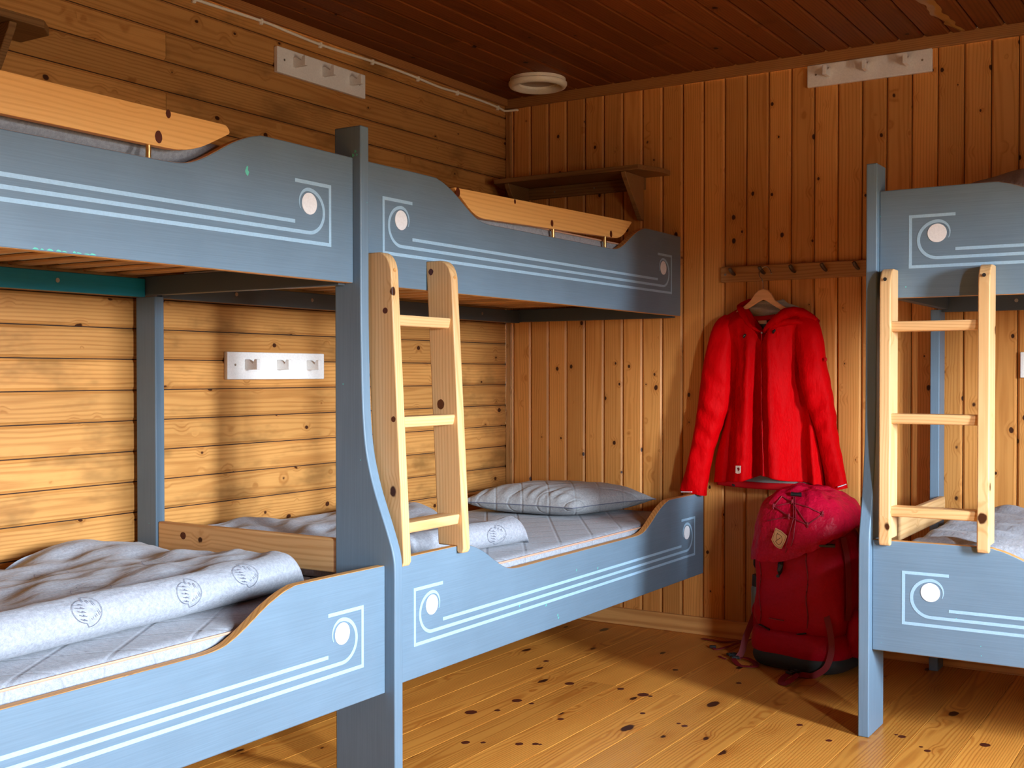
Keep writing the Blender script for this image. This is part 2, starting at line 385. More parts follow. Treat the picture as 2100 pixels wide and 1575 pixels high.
def interp(tbl, x):
    if x <= tbl[0][0]: return tbl[0][1]
    for (a, fa), (b, fb) in zip(tbl, tbl[1:]):
        if x <= b: return fa+(fb-fa)*(x-a)/(b-a)
    return tbl[-1][1]
def catmull(pts, n=6):
    P = [Vector(p) for p in pts]; out = []
    for i in range(len(P)-1):
        p0, p1, p2, p3 = P[max(i-1, 0)], P[i], P[i+1], P[min(i+2, len(P)-1)]
        for k in range(n):
            t = k/n
            out.append(0.5*((2*p1)+(p2-p0)*t+(2*p0-5*p1+4*p2-p3)*t*t+(3*p1-p0-3*p2+p3)*t**3))
    out.append(P[-1]); return out

# ------------------------------------------------------------------ planked room shell
PM = {}
GAP = {'back': 0.0016, 'left': 0.0016, 'ceil': 0.0012, 'floor': 0.0006}
UNSEEN = wood('pale_bounce_boarding', (0.78, 0.52, 0.26), (0.62, 0.36, 0.14))  # unseen walls coloured paler than the panelling, added to bounce more light inside
def plank_mesh(L, W, T, ch, mat, key):
    """plank: length +X, width +Y, show face +Z at z=0, chamfered long edges"""
    k = (round(L, 3), round(W, 4), key)
    if k in PM: return PM[k]
    g = GAP[key]
    prof = [(g, -T), (g, -ch*0.8), (ch, 0), (W-ch, 0), (W-g, -ch*0.8), (W-g, -T)]
    mb = MB(); mb.prism(prof, lambda a, b, d: (d, a, b), 0.0006, L-0.0006)
    me = bpy.data.meshes.new('plank'); me.from_pydata(mb.v, [], mb.f)
    bm = bmesh.new(); bm.from_mesh(me); bmesh.ops.recalc_face_normals(bm, faces=bm.faces); bm.to_mesh(me); bm.free()
    me.materials.append(mat); PM[k] = me; return me
def plank(parent, org, ux, uy, L, W, T, ch, mat, key, name='plank'):
    o = link(bpy.data.objects.new(name, plank_mesh(L, W, T, ch, mat, key)))
    ux = Vector(ux); uy = Vector(uy); uz = ux.cross(uy)
    mm = Matrix((ux, uy, uz)).transposed().to_4x4(); mm.translation = Vector(org)
    o.parent = parent; o.matrix_local = mm
    return o
rnd = random.Random(3)
TP = 0.012
# back wall: vertical boards, face at y = 0, normal -y: ux = +z, uy = +x gives uz = z x x = +y -> use uy = -x
wall_back = structure('wall_back')
xs = [0.0006, 0.034]+[0.034+0.0942*k for k in range(1, 51)]
xs = [x for x in xs if x < XR]+[XR]
for a, b in zip(xs, xs[1:]):
    plank(wall_back, (b, 0, 0.0), (0, 0, 1), (-1, 0, 0), ZC, b-a, TP, 0.0085, M['wall'], 'back')
mb = MB(); mb.box(-0.05, XR+0.1, TP, 0.08, -0.03, ZC+0.05); mb.build('backing', M['void'], wall_back)
# left wall: horizontal boards, face x = 0, normal +x: ux = +y, uy = +z
wall_left = structure('wall_left')
zs = [0.0]+[0.097+0.0945*k for k in range(0, 24)]+[ZC]
splits = {2.055: [-1.98], 1.87: [-1.98], 2.24: [-3.4], 1.13: [-3.9], 0.66: [-3.6], 1.96: [-4.1]}
for a, b in zip(zs, zs[1:]):
    cuts = [YF, 0.0]
    for zk, ys in splits.items():
        if abs(a-zk) < 0.04: cuts = [YF]+ys+[0.0]
    for p, q in zip(cuts, cuts[1:]):
        plank(wall_left, (0, p, a), (0, 1, 0), (0, 0, 1), q-p, b-a, TP, 0.0100, M['wall_l'], 'left')
mb = MB(); mb.box(-0.08, -TP, YF-0.1, 0.08, -0.03, ZC+0.05); mb.build('backing', M['void'], wall_left)
# ceiling: boards along y, face z = ZC, normal -z: ux = +y, uy = +x -> y x x = -z
ceiling = structure('ceiling')
x = 0.004; csplit = {3: [-0.89], 4: [-0.864], 12: [-0.78], 10: [-0.45], 6: [-1.9], 8: [-1.35], 15: [-2.2], 18: [-1.1], 20: [-2.6], 2: [-1.4]}
k = 0
while x < XR-0.02:
    b = min(x+0.0935, XR)
    cuts = [YF]+csplit.get(k, [])+[0.0]
    for p, q in zip(cuts, cuts[1:]):
        plank(ceiling, (x, p, ZC), (0, 1, 0), (1, 0, 0), q-p, b-x, TP, 0.0085, M['ceil'], 'ceil')
    x = b; k += 1
mb = MB(); mb.box(-0.05, XR+0.1, YF-0.1, 0.08, ZC+TP, ZC+0.08); mb.build('backing', M['void'], ceiling)
# floor: wide boards along y, face z = 0, normal +z: ux = -y, uy = +x -> (-y) x x = +z
floor = structure('floor')
x = 1.918-0.1465*13-0.0135+0.0; x = 1.918-13*0.1465
fx = [-0.0]+[1.918+0.1465*k for k in range(-12, 20)]
fx = [v for v in fx if v < XR]+[XR]
for i, (a, b) in enumerate(zip(fx, fx[1:])):
    cuts = [0.0]+sorted(rnd.sample([-0.9, -1.55, -2.3, -3.1, -3.9, -4.6], 1 if i % 3 else 2), reverse=True)+[YF]
    for p, q in zip(cuts, cuts[1:]):
        plank(floor, (a, p, 0), (0, -1, 0), (1, 0, 0), p-q, b-a, 0.02, 0.0016, M['floor'], 'floor')
mb = MB(); mb.box(-0.05, XR+0.1, YF-0.1, 0.08, -0.06, -0.02); mb.build('backing', M['void'], floor)
# unseen walls that close the room, with the window openings
def wall_panel(name, boxes, mat):
    s = structure(name); mb = MB()
    for b in boxes: mb.box(*b)
    mb.build('wall_boarding', mat, s); return s
wr = []
ys = [YF-0.1]
for (y0, y1, z0, z1) in sorted(WINDOWS):
    wr.append((XR, XR+0.1, ys[-1], y0, -0.05, ZC+0.05)); wr.append((XR, XR+0.1, y0, y1, -0.05, z0)); wr.append((XR, XR+0.1, y0, y1, z1, ZC+0.05)); ys.append(y1)
wr.append((XR, XR+0.1, ys[-1], 0.08, -0.05, ZC+0.05))
wall_panel('wall_right', wr, UNSEEN)
wall_panel('wall_front', [(-0.08, XR+0.1, YF-0.1, YF, -0.05, ZC+0.05)], UNSEEN)
for i, (y0, y1, z0, z1) in enumerate(WINDOWS):
    s = structure('window_%d' % (i+1)); mb = MB(); t = 0.045
    mb.box(XR-0.012, XR+0.05, y0-0.05, y0+0.01, z0-0.05, z1+0.05); mb.box(XR-0.012, XR+0.05, y1-0.01, y1+0.05, z0-0.05, z1+0.05)
    mb.box(XR-0.012, XR+0.05, y0, y1, z1-0.01, z1+0.05); mb.box(XR-0.03, XR+0.05, y0, y1, z0-0.05, z0+0.01)
    mb.build('window_frame', M['white'], s, bevel=0.003)
# trims
def trim(name, boxes, mat, bevel=0.004):
    mb = MB()
    for b in boxes: mb.box(*b)
    o = mb.build(name, mat, None, bevel=bevel); o['kind'] = 'structure'; return o
trim('trim_1', [(0.001, XR, -0.020, -0.0005, 2.307, 2.3595)], M['trim'])
trim('trim_2', [(0.0005, 0.020, YF, -0.0205, 2.318, 2.3595)], M['trim_y'])
trim('baseboard_back', [(0.02, XR, -0.018, -0.0005, 0.0005, 0.074)], M['base'], 0.003)
trim('baseboard_left', [(0.0005, 0.018, YF, -0.0185, 0.0005, 0.074)], M['trim_y'], 0.003)
trim('trim_3', [(0.0008, 0.030, -0.012, -0.0008, 0.075, 2.306)], wood('pine_corner_strip', (0.62, 0.32, 0.11), (0.32, 0.13, 0.035), axis='z', knots=14, knot_r=0.16, ring=0.008), 0.004)
# dried resin smear across two ceiling boards
mb = MB()
pth = [(1.965, -0.50), (1.985, -0.40), (1.975, -0.30), (1.995, -0.20), (1.992, -0.13), (2.008, -0.06), (2.012, -0.03)]
cp = catmull([(a, b, ZC-0.002) for a, b in pth], 6); rr = random.Random(5)
mb.grid(len(cp)-1, 5, lambda u, v: (lambda p, w, e: (p.x+(v-0.5)*w*(0.7+0.6*noise.noise(Vector((u*9, v*3, 1)))), p.y, ZC-0.0008-0.004*max(0, sin(pi*v))*(0.6+0.8*abs(noise.noise(Vector((u*14, v*6, 4)))))))(cp[min(int(round(u*(len(cp)-1))), len(cp)-1)], lerp(0.075, 0.02, u), 0))
o = mb.build('resin_smear', M['glue'], ceiling)

# ------------------------------------------------------------------ bunk beds
L = 2.058
RP = [(0, .333), (.30, .334), (.35, .330), (.39, .318), (.435, .298), (.48, .272), (.525, .248), (.565, .233), (.61, .2275), (.66, .227)]
def smooth_profile(tbl, Ltot, n=14, hs=1.0):
    """height of the rail top against distance from its end, mirrored at the far end"""
    pts = catmull([(a, b*hs, 0) for a, b in tbl], 4); half = [(p.x, p.y) for p in pts]
    return half+[(Ltot-a, b) for a, b in half[::-1]]
def rail_geo(name, fn, z0, parent, paintm, edgem, hs=1.0, th=0.027):
    top = smooth_profile(RP, L, hs=hs); bot = [(a, 0.0) for a, b in top]
    mb = MB(); mb.strip([(a, z0+b) for a, b in top], [(a, z0) for a, b in bot], fn, 0.0, -th, 0, 1, 1)
    return mb.build(name, [paintm, edgem], parent, bevel=0.0028, seg=2)
def motif(fn, z0, parent, nrm, skip_far=False):
    """painted lines and discs: frame, scroll and short line; s runs along the rail"""
    def P(s, h): return fn(s, z0+h, 0.0002)
    W = 0.0092
    def one(pts, w=W, name='painted_line'):
        mb = MB(); mb.ribbon([P(a, b) for a, b in pts], w, nrm); mb.build(name, M['line'], parent, smooth=False)
    one([(.222, .2425), (.0925, .2425), (.0925, .092), (L-.0925, .092), (L-.0925, .2425), (L-.222, .2425)])
    one([(.222, .1400), (L-.222, .1400)])
    sc = []
    for i in range(25):       # from the bottom of the scroll round the left to the top
        a = radians(270-180*i/24); sc.append((.172+.056*cos(a), .1705+.0545*sin(a)))
    w = [W]*len(sc)
    for i in range(1, 15):
        a = radians(90-118*i/14); sc.append((.172+.0345*cos(a), .1905+.0345*sin(a))); w.append(lerp(W, 0.0018, i/14))
    one([(L/2, .116)]+sc, [W]+w); one([(L/2, .116)]+[(L-a, b) for a, b in sc], [W]+w)
    for s in (.170, L-.170):
        mb = MB(); mb.disc(P(s, .1895), nrm, 0.0275, 32, 0.0012); mb.build('painted_disc', M['disc'], parent, smooth=False)
def slats(parent, axis, a0, a1, c0, c1, z, n, under=True):
    """cross slats: along 'axis' positions a0..a1, spanning c0..c1"""
    for i in range(n):
        a = lerp(a0, a1, (i+0.5)/n); w = 0.027; mb = MB()
        if axis == 'y': mb.box(c0, c1, a-w, a+w, z, z+0.008)
        else: mb.box(a-w, a+w, c0, c1, z, z+0.008)
        mb.build('slat', M['slat'], parent, bevel=0.0025)
def screw(parent, p, ax, r=0.0065):
    mb = MB(); mb.disc(p, ax, r, 14, 0.0015); mb.build('screw', M['screw'], parent, smooth=False)
XU, XL_, ZU, ZL = 0.8866, 0.9922, 1.3333, 0.2605
YPN, YPF = -2.1192, -2.0854
POST = [(.9122, 1.7500), (.9122, 1.30), (.9130, 1.20), (.9145, 1.13), (.9165, 1.05), (.920, .975), (.927, .905), (.938, .850), (.955, .792), (.974, .742), (.993, .695), (1.010, .650), (1.0205, .614), (1.0245, .575), (1.0245, .45), (1.0245, .0)]
POSTN = catmull([(a, b, 0) for a, b in POST], 3)
def post(parent, fn, xin, dx=0.0, d0=0, d1=1, paintm=None):
    """profiled end post; outer profile bows out towards the floor"""
    pts = [(p.x, p.y) for p in POSTN]
    mb = MB(); mb.strip([(a, b) for a, b in pts], [(xin, b) for a, b in pts], fn, d0, d1)
    return mb.build('post', paintm, parent, bevel=0.0035, seg=3)

far = thing('bunk_bed', 'blue bunk bed in the corner, its profiled end post beside the leaning ladder', 'bunk bed', (0.45, -1.05, 0), 'blue-grey bunk beds')
near = thing('bunk_bed', 'blue bunk bed cut off at the frame edge, end to end with the corner bunk', 'bunk bed', (0.45, -3.15, 0), 'blue-grey bunk beds')
right = thing('bunk_bed', 'blue bunk bed along the back wall beside the red rucksack', 'bunk bed', (3.0, -0.5, 0), 'blue-grey bunk beds')
# -- corner bunk
post(far, lambda a, b, d: (a, lerp(YPN, YPF, d), b), 0.8213, paintm=M['paint_z'])
f_fu = lambda s, z, d: (XU+d, YPF+s, z); f_fl = lambda s, z, d: (XL_+d, YPF+s, z)
f_nu = lambda s, z, d: (XU+d, YPN-s, z); f_nl = lambda s, z, d: (XL_+d, YPN-s, z)
NX = (1, 0, 0)
for par, fu, fl, zl in ((far, f_fu, f_fl, 0.2625), (near, f_nu, f_nl, 0.253)):
    r = rail_geo('upper_rail', fu, ZU, par, M['paint_y'], M['edge_y']); motif(fu, ZU, r, NX)
    r = rail_geo('lower_rail', fl, zl, par, M['paint_y'], M['edge_y'], hs=1.008); motif(fl, zl, r, NX)
def frame_bits(par, y0, y1, back_mat, lower_back):
    mb = MB(); mb.box(0.075, 0.100, y0, y1, 1.322, 1.377); mb.build('back_rail', back_mat, par, bevel=0.002)
    mb = MB(); mb.box(0.060, 0.085, y0, y1, 0.27, 0.335); mb.build('back_rail', lower_back, par, bevel=0.002)
    # ledges that carry the slats
    mb = MB(); mb.box(XU-0.052, XU-0.0275, y0, y1, 1.358, 1.3845); mb.build('slat_ledge', M['edge_y'], par, bevel=0.002)
    mb = MB(); mb.box(XL_-0.052, XL_-0.0275, y0, y1, 0.285, 0.3105); mb.build('slat_ledge', M['edge_y'], par, bevel=0.002)
frame_bits(far, YPF+0.001, -0.047, M['dark_paint'], M['paint_y'])
frame_bits(near, -4.15, -2.148, M['teal'], M['paint_y'])
# back legs (shared end of the corner bunk stands level with the post)
mb = MB(); mb.box(0.022, 0.1085, YPN, YPF, 0.0, 1.3265); mb.build('back_leg', M['paint_z'], far, bevel=0.003)
mb = MB(); mb.box(0.022, 0.1085, -4.21, -4.176, 0.0, 1.3265); mb.build('back_leg', M['paint_z'], near, bevel=0.003)
mb = MB(); mb.box(0.80, 1.0, -4.212, -4.178, 0.0, 1.75); mb.build('post', M['paint_z'], near, bevel=0.003)
# end rails
mb = MB(); mb.box(0.062, XU-0.028, -2.1465, YPN-0.0005, 1.327, 1.384); mb.build('end_rail', M['dark_paint'], near, bevel=0.002)
mb = MB(); mb.box(0.040, XU-0.028, -0.0465, -0.0215, 1.327, 1.384); mb.build('end_rail', M['dark_paint'], far, bevel=0.002)
mb = MB(); mb.box(0.1090, 0.8208, YPF-0.028, YPF-0.004, 0.552, 0.645); mb.build('end_board', M['pale_x'], far, bevel=0.005)
mb = MB(); mb.box(0.060, XL_-0.028, YPF+0.002, YPF+0.024, 0.27, 0.40); mb.build('end_rail', M['paint_x'], far, bevel=0.002)
mb = MB(); mb.box(0.060, XL_-0.028, YPN-0.026, YPN-0.002, 0.26, 0.40); mb.build('end_rail', M['paint_x'], near, bevel=0.002)
mb = MB(); mb.box(0.060, XL_-0.028, -0.029, -0.0215, 0.27, 0.40); mb.build('end_rail', M['paint_x'], far, bevel=0.002)
slats(far, 'y', YPF+0.03, -0.10, 0.078, XU-0.029, 1.385, 17)
slats(far, 'y', YPF+0.03, -0.05, 0.062, XL_-0.029, 0.336, 16)
slats(near, 'y', -4.14, -2.15, 0.078, XU-0.029, 1.385, 17)
slats(near, 'y', -4.14, -2.15, 0.062, XL_-0.029, 0.336, 16)
for y in (-2.45, -3.2): screw(near, (0.1002, y, 1.352), NX)
for y in (-1.78, -1.42, -1.22, -0.35): screw(far, (0.1002, y, 1.352), NX)
# guard boards on brass pins
def guard(par, fn, pts, pins, h0, label=None):
    mb = MB(); mb.prism(pts, fn, -0.005, -0.027)
    o = mb.build('guard_board', M['guard'], par, bevel=0.005, seg=3)
    for s, zz in pins:
        mb = MB(); a = Vector(fn(s, zz-0.004, -0.016)); mb.tube([a, a+Vector((0, 0, 0.036+h0(s)))], 0.0062, 14)
        mb.build('brass_pin', M['brass'], o)
    return o
def rounded(pts, r=0.02, n=5):
    out = []; N = len(pts)
    for i, p in enumerate(pts):
        p = Vector(p); a = Vector(pts[i-1])-p; b = Vector(pts[(i+1) % N])-p; rr = min(r if not isinstance(r, list) else r[i], a.length*0.45, b.length*0.45)
        A = p+a.normalized()*rr; B = p+b.normalized()*rr
        for k in range(n+1):
            t = k/n; q = A*(1-t)**2+p*2*t*(1-t)+B*t*t; out.append((q.x, q.y))
    return out
guard(far, lambda a, b, d: (XU+d, a, b), rounded([(-1.655, 1.652), (-0.468, 1.680), (-0.560, 1.606), (-1.535, 1.574)], [.012, .012, .05, .05]), [(-1.05, ZU+.227), (-0.672, ZU+.227)], lambda s: 0.0+(0.004 if s < -1 else 0.012))
guard(near, lambda a, b, d: (XU+d, a, b), rounded([(-3.74, 1.673), (-2.562, 1.672), (-2.550, 1.655), (-2.672, 1.590), (-3.62, 1.590)], [.02, .02, .015, .09, .09]), [(-2.781, ZU+.227), (-3.50, ZU+.227)], lambda s: 0.004)
# -- right bunk
RXP, RX = 1.9198, 1.953
YU, YL = -0.9272, -0.9911
RPOST = [(-.9543, 1.7295), (-.9543, 1.25), (-.9545, 1.10), (-.9555, 1.0), (-.959, .92), (-.966, .85), (-.977, .78), (-.992, .71), (-1.007, .655), (-1.018, .61), (-1.0218, .57), (-1.0218, .4), (-1.0218, 0)]
pp = [(p.x, p.y) for p in catmull([(a, b, 0) for a, b in RPOST], 3)]
mb = MB(); mb.strip(pp, [(-.858, b) for a, b in pp], lambda a, b, d: (lerp(RXP, RX, d), a, b), 0, 1)
mb.build('post', M['paint_z'], right, bevel=0.0035, seg=3)
f_ru = lambda s, z, d: (RX+s, YU-d, z); f_rl = lambda s, z, d: (RX+s, YL-d, z)
NY = (0, -1, 0)
r = rail_geo('upper_rail', f_ru, 1.3203, right, M['paint_x'], M['edge_x'], hs=0.983); motif(f_ru, 1.3203, r, NY)
r = rail_geo('lower_rail', f_rl, 0.2597, right, M['paint_x'], M['edge_x'], hs=1.0); motif(f_rl, 0.2597, r, NY)
XE = RX+L
mb = MB(); mb.box(RXP, RX, -0.1085, -0.022, 0.0, 1.3265); mb.build('back_leg', M['paint_z'], right, bevel=0.003)
mb = MB(); mb.box(XE, XE+0.034, -0.1085, -0.022, 0.0, 1.3265); mb.build('back_leg', M['paint_z'], right, bevel=0.003)
mb = MB(); mb.strip(pp, [(-.858, b) for a, b in pp], lambda a, b, d: (XE+0.0335*d, a, b), 0, 1); mb.build('post', M['paint_z'], right, bevel=0.0035, seg=3)
mb = MB(); mb.box(RX+0.0005, XE-0.0005, -0.085, -0.060, 1.318, 1.377); mb.build('back_rail', M['dark_paint'], right, bevel=0.002)
mb = MB(); mb.box(RX+0.0005, XE-0.0005, -0.085, -0.060, 0.27, 0.335); mb.build('back_rail', M['paint_x'], right, bevel=0.002)
mb = MB(); mb.box(RX+0.0005, XE-0.0005, YU+0.0275, YU+0.052, 1.348, 1.3765); mb.build('slat_ledge', M['edge_x'], right, bevel=0.002)
mb = MB(); mb.box(RX+0.0005, XE-0.0005, YL+0.0275, YL+0.052, 0.285, 0.335); mb.build('slat_ledge', M['edge_x'], right, bevel=0.002)
mb = MB(); mb.box(RX+0.0005, RX+0.025, YU+0.028, -0.0855, 1.327, 1.384); mb.build('end_rail', M['dark_paint'], right, bevel=0.002)
mb = MB(); mb.box(RX+0.0005, RX+0.023, -.856, -0.1090, 0.560, 0.645); mb.build('end_board', M['pale_y'], right, bevel=0.005)
mb = MB(); mb.box(RX+0.0005, RX+0.023, YL+0.028, -0.0855, 0.27, 0.40); mb.build('end_rail', M['paint_x'], right, bevel=0.002)
slats(right, 'x', RX+0.03, XE-0.01, YU+0.029, -0.062, 1.3775, 17)
slats(right, 'x', RX+0.03, XE-0.01, YL+0.029, -0.062, 0.336, 16)
for x in (2.21, 2.7, 3.3): screw(right, (x, -0.0855, 1.352), NY)

# ------------------------------------------------------------------ ladders
def ladder(name, label, fn, stiles, gap, rungs, front, rear, ztop, holes, matx):
    """fn(out, along, z): out = distance into the room. front(z), rear(z) give the stile edges"""
    t = thing(name, label, 'ladder', fn(front(0.6), (stiles[0][0]+stiles[-1][1])/2, 0.597), 'pine bunk ladders')
    for k, (a0, a1) in enumerate(stiles):
        zb = 0.580; zn = 0.5995 if name else 0.597
        rail_out = rear['rail']
        pts = [(rear['r'](1.2), ztop)]
        fr = [(front(ztop-0.068), ztop-0.068), (front(zb)-0.0, zb)]
        # rounded top: quarter curve from rear top to front
        top = []
        xr, xf = rear['r'](ztop), front(ztop-0.06)
        top.append((xr, ztop))
        for i in range(9):
            a = i/8*pi/2; top.append((xf-0.042+0.042*sin(a), ztop-0.062+0.062*cos(a)))
        prof = top+[(front(zb+0.012), zb+0.012), (front(zb)-0.007, zb), (rail_out+0.006, zb), (rail_out+0.001, zb+0.005), (rail_out+0.001, zn), (rear['r'](zn), zn)]
        mb = MB(); mb.prism(prof, lambda o_, z, d: fn(o_, d, z), a0, a1)
        st = mb.build('stile', M['pale_z'], t, bevel=0.004, seg=3)
        for hz in holes:
            c = Vector(fn(front(hz)+0.0002, (a0+a1)/2, hz)); n = (Vector(fn(1, 0, 0))-Vector(fn(0, 0, 0)))
            mb = MB(); mb.disc(c, n, 0.0055, 16, 0.0006); mb.build('bolt_hole' if matx else 'wood_plug', M['hole'] if matx else M['edge_y'], st, smooth=False)
    for z in rungs:
        b0 = stiles[0][1]-0.004; b1 = stiles[1][0]+0.004
        o1 = front(z)-0.010; o0 = o1-0.062
        mb = MB()
        mb.prism(rounded([(o0, z-0.030), (o0, z), (o1, z), (o1-0.006, z-0.030)], 0.006, 3), lambda o_, zz, d: fn(o_, d, zz), b0, b1)
        mb.build('rung', M['pale_x'] if matx else M['pale_y'], t, bevel=0.0015)
    return t
fl = lambda z: lerp(1.0195, 0.978, (z-0.58)/(1.34-0.58))
rl = lambda z: lerp(0.928, 0.8885, (z-0.60)/(1.35-0.60))
ladder('bunk_ladder', 'pale pine bunk ladder leaning beside the tall blue centre post', lambda o_, a, z: (o_, a, z), [(-2.0725, -2.0405), (-1.7975, -1.7655)], 0, (1.251, 0.976, 0.692), fl, {'r': rl, 'rail': XL_}, 1.417, (1.368,), False)
flr = lambda z: 1.0175
rlr = lambda z: 0.9290
ladder('bunk_ladder', 'pale pine bunk ladder with bolt holes hooked on the bunk beside the rucksack', lambda o_, a, z: (a, -o_, z), [(1.978, 2.011), (2.2555, 2.2885)], 0, (1.247, 0.973, 0.697), flr, {'r': rlr, 'rail': 0.9911}, 1.405, (1.372,), True)

# ------------------------------------------------------------------ mattresses, quilts, pillow
def mattress(name_label, x0, x1, y0, y1, z0, z1, piping=True, mat='mattress'):
    pts = rounded([(x0, y0), (x1, y0), (x1, y1), (x0, y1)], 0.035, 4); mb = MB(); rings = []
    H = z1-z0; r = 0.022
    cx, cy = (x0+x1)/2, (y0+y1)/2
    for dz, ins in ((0.004, 0.016), (0.012, 0.004), (0.03, 0.0), (H*0.5, -0.003), (H-0.03, 0.0), (H-0.012, 0.004), (H-0.004, 0.012), (H, 0.03)):
        rings.append([(x+(-ins if x > cx else ins), y+(-ins if y > cy else ins), z0+dz) for x, y in pts])
    mb.loft(rings, True)
    o = mb.build('mattress', M[mat], None, origin=(cx, cy, z0)); tag(o, name_label, 'mattress', 'grey mattresses')
    if z0 > 1.2:
        mb = MB(); mb.box(x0+0.01, x1-0.004, y0+0.01, y1-0.01, z0-0.0045, z0+0.004); mb.build('mesh_underlay', M['under'], o)
    if piping:
        for zz in (z1-0.010, z0+0.02):
            q = [Vector((x, y, zz)) for x, y in pts]; q = q+[q[0]]
            mb = MB(); mb.tube([(p.x+(0.0005 if p.x > cx else -0.0005), p.y, p.z) for p in q], 0.0032, 6, cap=False); mb.build('piping', M['piping'], o)
    return o
ZS_U, ZS_L = 1.3985, 0.3445
mattress('grey mattress on the lower bed nearest the camera, under a folded quilt', 0.115, 0.955, -4.10, -2.155, ZS_L, 0.515)
mattress('grey quilted mattress on the lower corner bed with a pillow', 0.115, 0.955, -2.055, -0.10, ZS_L, 0.518)
mattress('grey mattress on the upper corner bunk behind its board', 0.125, 0.853, -2.04, -0.10, ZS_U, 1.600)
mattress('grey mattress on the upper bunk at the frame edge', 0.125, 0.853, -4.10, -2.19, ZS_U, 1.560)
mattress('grey mattress on the lower bed beside the rucksack', RX+0.03, XE-0.03, -0.955, -0.115, ZS_L, 0.515)
mattress('dark mattress on the upper bunk beside the rucksack', RX+0.03, XE-0.03, -0.895, -0.115, 1.391, 1.560, mat='dark_quilt')

def nz(x, y, z=0.0): return noise.noise(Vector((x, y, z)))
def folded_quilt(label, x0, xf, ya, yb, zb, top, r, mat, wr=0.012, seed=0, nA=90, nB=26, slant=0.0, marks=(), group='folded grey quilts', axis='y', name='quilt', scal=(7, 14)):
    """quilt lying from x0 (wall) to xf(y) with a rolled front edge of radius r; ya..yb along the bed"""
    mb = MB(); zt = zb+2*r; sg = 1 if axis == 'y' else -1
    def S(u, v):
        # u along the bed, v round the section: 0 back bottom .. 1 contact line at the front bottom
        y = lerp(ya, yb, u); xc = xf(y)-sg*r*0.25
        endf = 1.0
        for e, d in ((ya, y-ya), (yb, yb-y)):
            d = abs(d)
            if d < 0.05: endf = min(endf, sqrt(max(0.0, 1-(1-d/0.05)**2)))
        if v < 0.10:
            t = v/0.10; x = x0+sg*0.012*(1-sin(t*pi/2)); z = zb+0.0005+(top(x0, y)-zb)*sin(t*pi/2)
        elif v < 0.60:
            t = (v-0.10)/0.50; x = lerp(x0, xc, t); tt = t*t*(3-2*t)
            z = top(x, y)*(1-max(0, (t-0.8)/0.2)**2)+zt*max(0, (t-0.8)/0.2)**2
            a = wr*(1-0.55*t); z += a*nz(x*scal[0]+seed, y*scal[1]*0.45+x*5, seed)+a*0.55*nz(x*scal[1]*1.6, y*scal[1]*0.8+x*11, seed+3)
            z -= 0.006*exp(-((t-0.90)/0.035)**2)
        elif v < 0.93:
            t = (v-0.60)/0.33; a = pi/2-t*pi
            x = xc+sg*r*1.15*cos(a); z = zb+r+r*sin(a)+0.0012*nz(x*60, y*26, seed)
        else:
            t = (v-0.93)/0.07; x = lerp(xc, xc-sg*0.06, t); z = zb+0.0006
        z = zb+0.0006+(z-zb)*endf
        sh = slant*(xf(y)-x)*u
        y2 = y+sh+0.006*nz(x*9, u*3, seed+9)*(1 if u in (0, 1) else 0)
        return (x, y2, z) if axis == 'y' else (y2, x, z)
    mb.grid(nA, nB, S)
    # closed underside
    B = [S(i/nA, 0) for i in range(nA+1)]; E_ = [S(i/nA, 1) for i in range(nA+1)]
    mb.loft([[b, e] for b, e in zip(B, E_)], False, closed=False)
    o = mb.build(name, M[mat], None, origin=((S(.5, .4)[0]), S(.5, .4)[1], zb), ang=80, sub=1)
    tag(o, label, 'quilt', group)
    def SP(u, v):
        p = Vector(S(u, v)); e = 0.004
        du = Vector(S(min(u+e, 1), v))-Vector(S(max(u-e, 0), v)); dv = Vector(S(u, min(v+e, 1)))-Vector(S(u, max(v-e, 0)))
        n = du.cross(dv)
        n = n.normalized() if n.length > 1e-9 else Vector((0, 0, 1))
        if axis == 'x': n = -n
        if n.dot(Vector((1, -0.2, 0.7)) if axis == 'y' else Vector((0, -1, 0.7))) < 0: n = -n
        return p+n*0.0022, n
    for (uc, vc, su, sv, kind) in marks:
        mb = MB()
        def line(pl):
            pp_ = [SP(uc+a*su, vc+b*sv) for a, b in pl]
            for (p, n), (q, n2) in zip(pp_, pp_[1:]):
                t = (q-p);
                if t.length < 1e-6: continue
                s_ = t.normalized().cross(n)*0.00055; mb.add([p+s_, q+s_, q-s_, p-s_], [(0, 1, 2, 3)])
        line([(cos(2*pi*i/36), sin(2*pi*i/36)*(0.75 if cos(2*pi*i/36) < 0 else 1)) for i in range(37)])
        for j in range(3):
            a = -0.05+j*0.27; line([(a, -0.7+0.12*j), (a+0.28, 0.62-0.1*j)]); line([(a+0.10, -0.74+0.12*j), (a+0.38, 0.56-0.1*j)])
            line([(a, -0.7+0.12*j), (a+0.10, -0.74+0.12*j)])
        for j in range(5):
            b = -0.5+j*0.24; line([(-0.75+0.05*j, b), (-0.3, b+0.12), (-0.36, b+0.02), (-0.12, b+0.16)])
        mb.build('printed_mark', M['ink'], o, smooth=False, recalc=False)
    return o
def top_near(x, y):
    z = 0.575+0.010*sin(y*5+1)+0.03*exp(-((x-0.10)/0.22)**2)*exp(-((y+2.42)/0.30)**2)-0.035*exp(-((y+2.66)/0.05)**2)*exp(-((x-0.08)/0.10)**2)
    return z+0.022*exp(-((x-0.62)/0.2)**2)*(1 if y > -2.5 else 0.8)
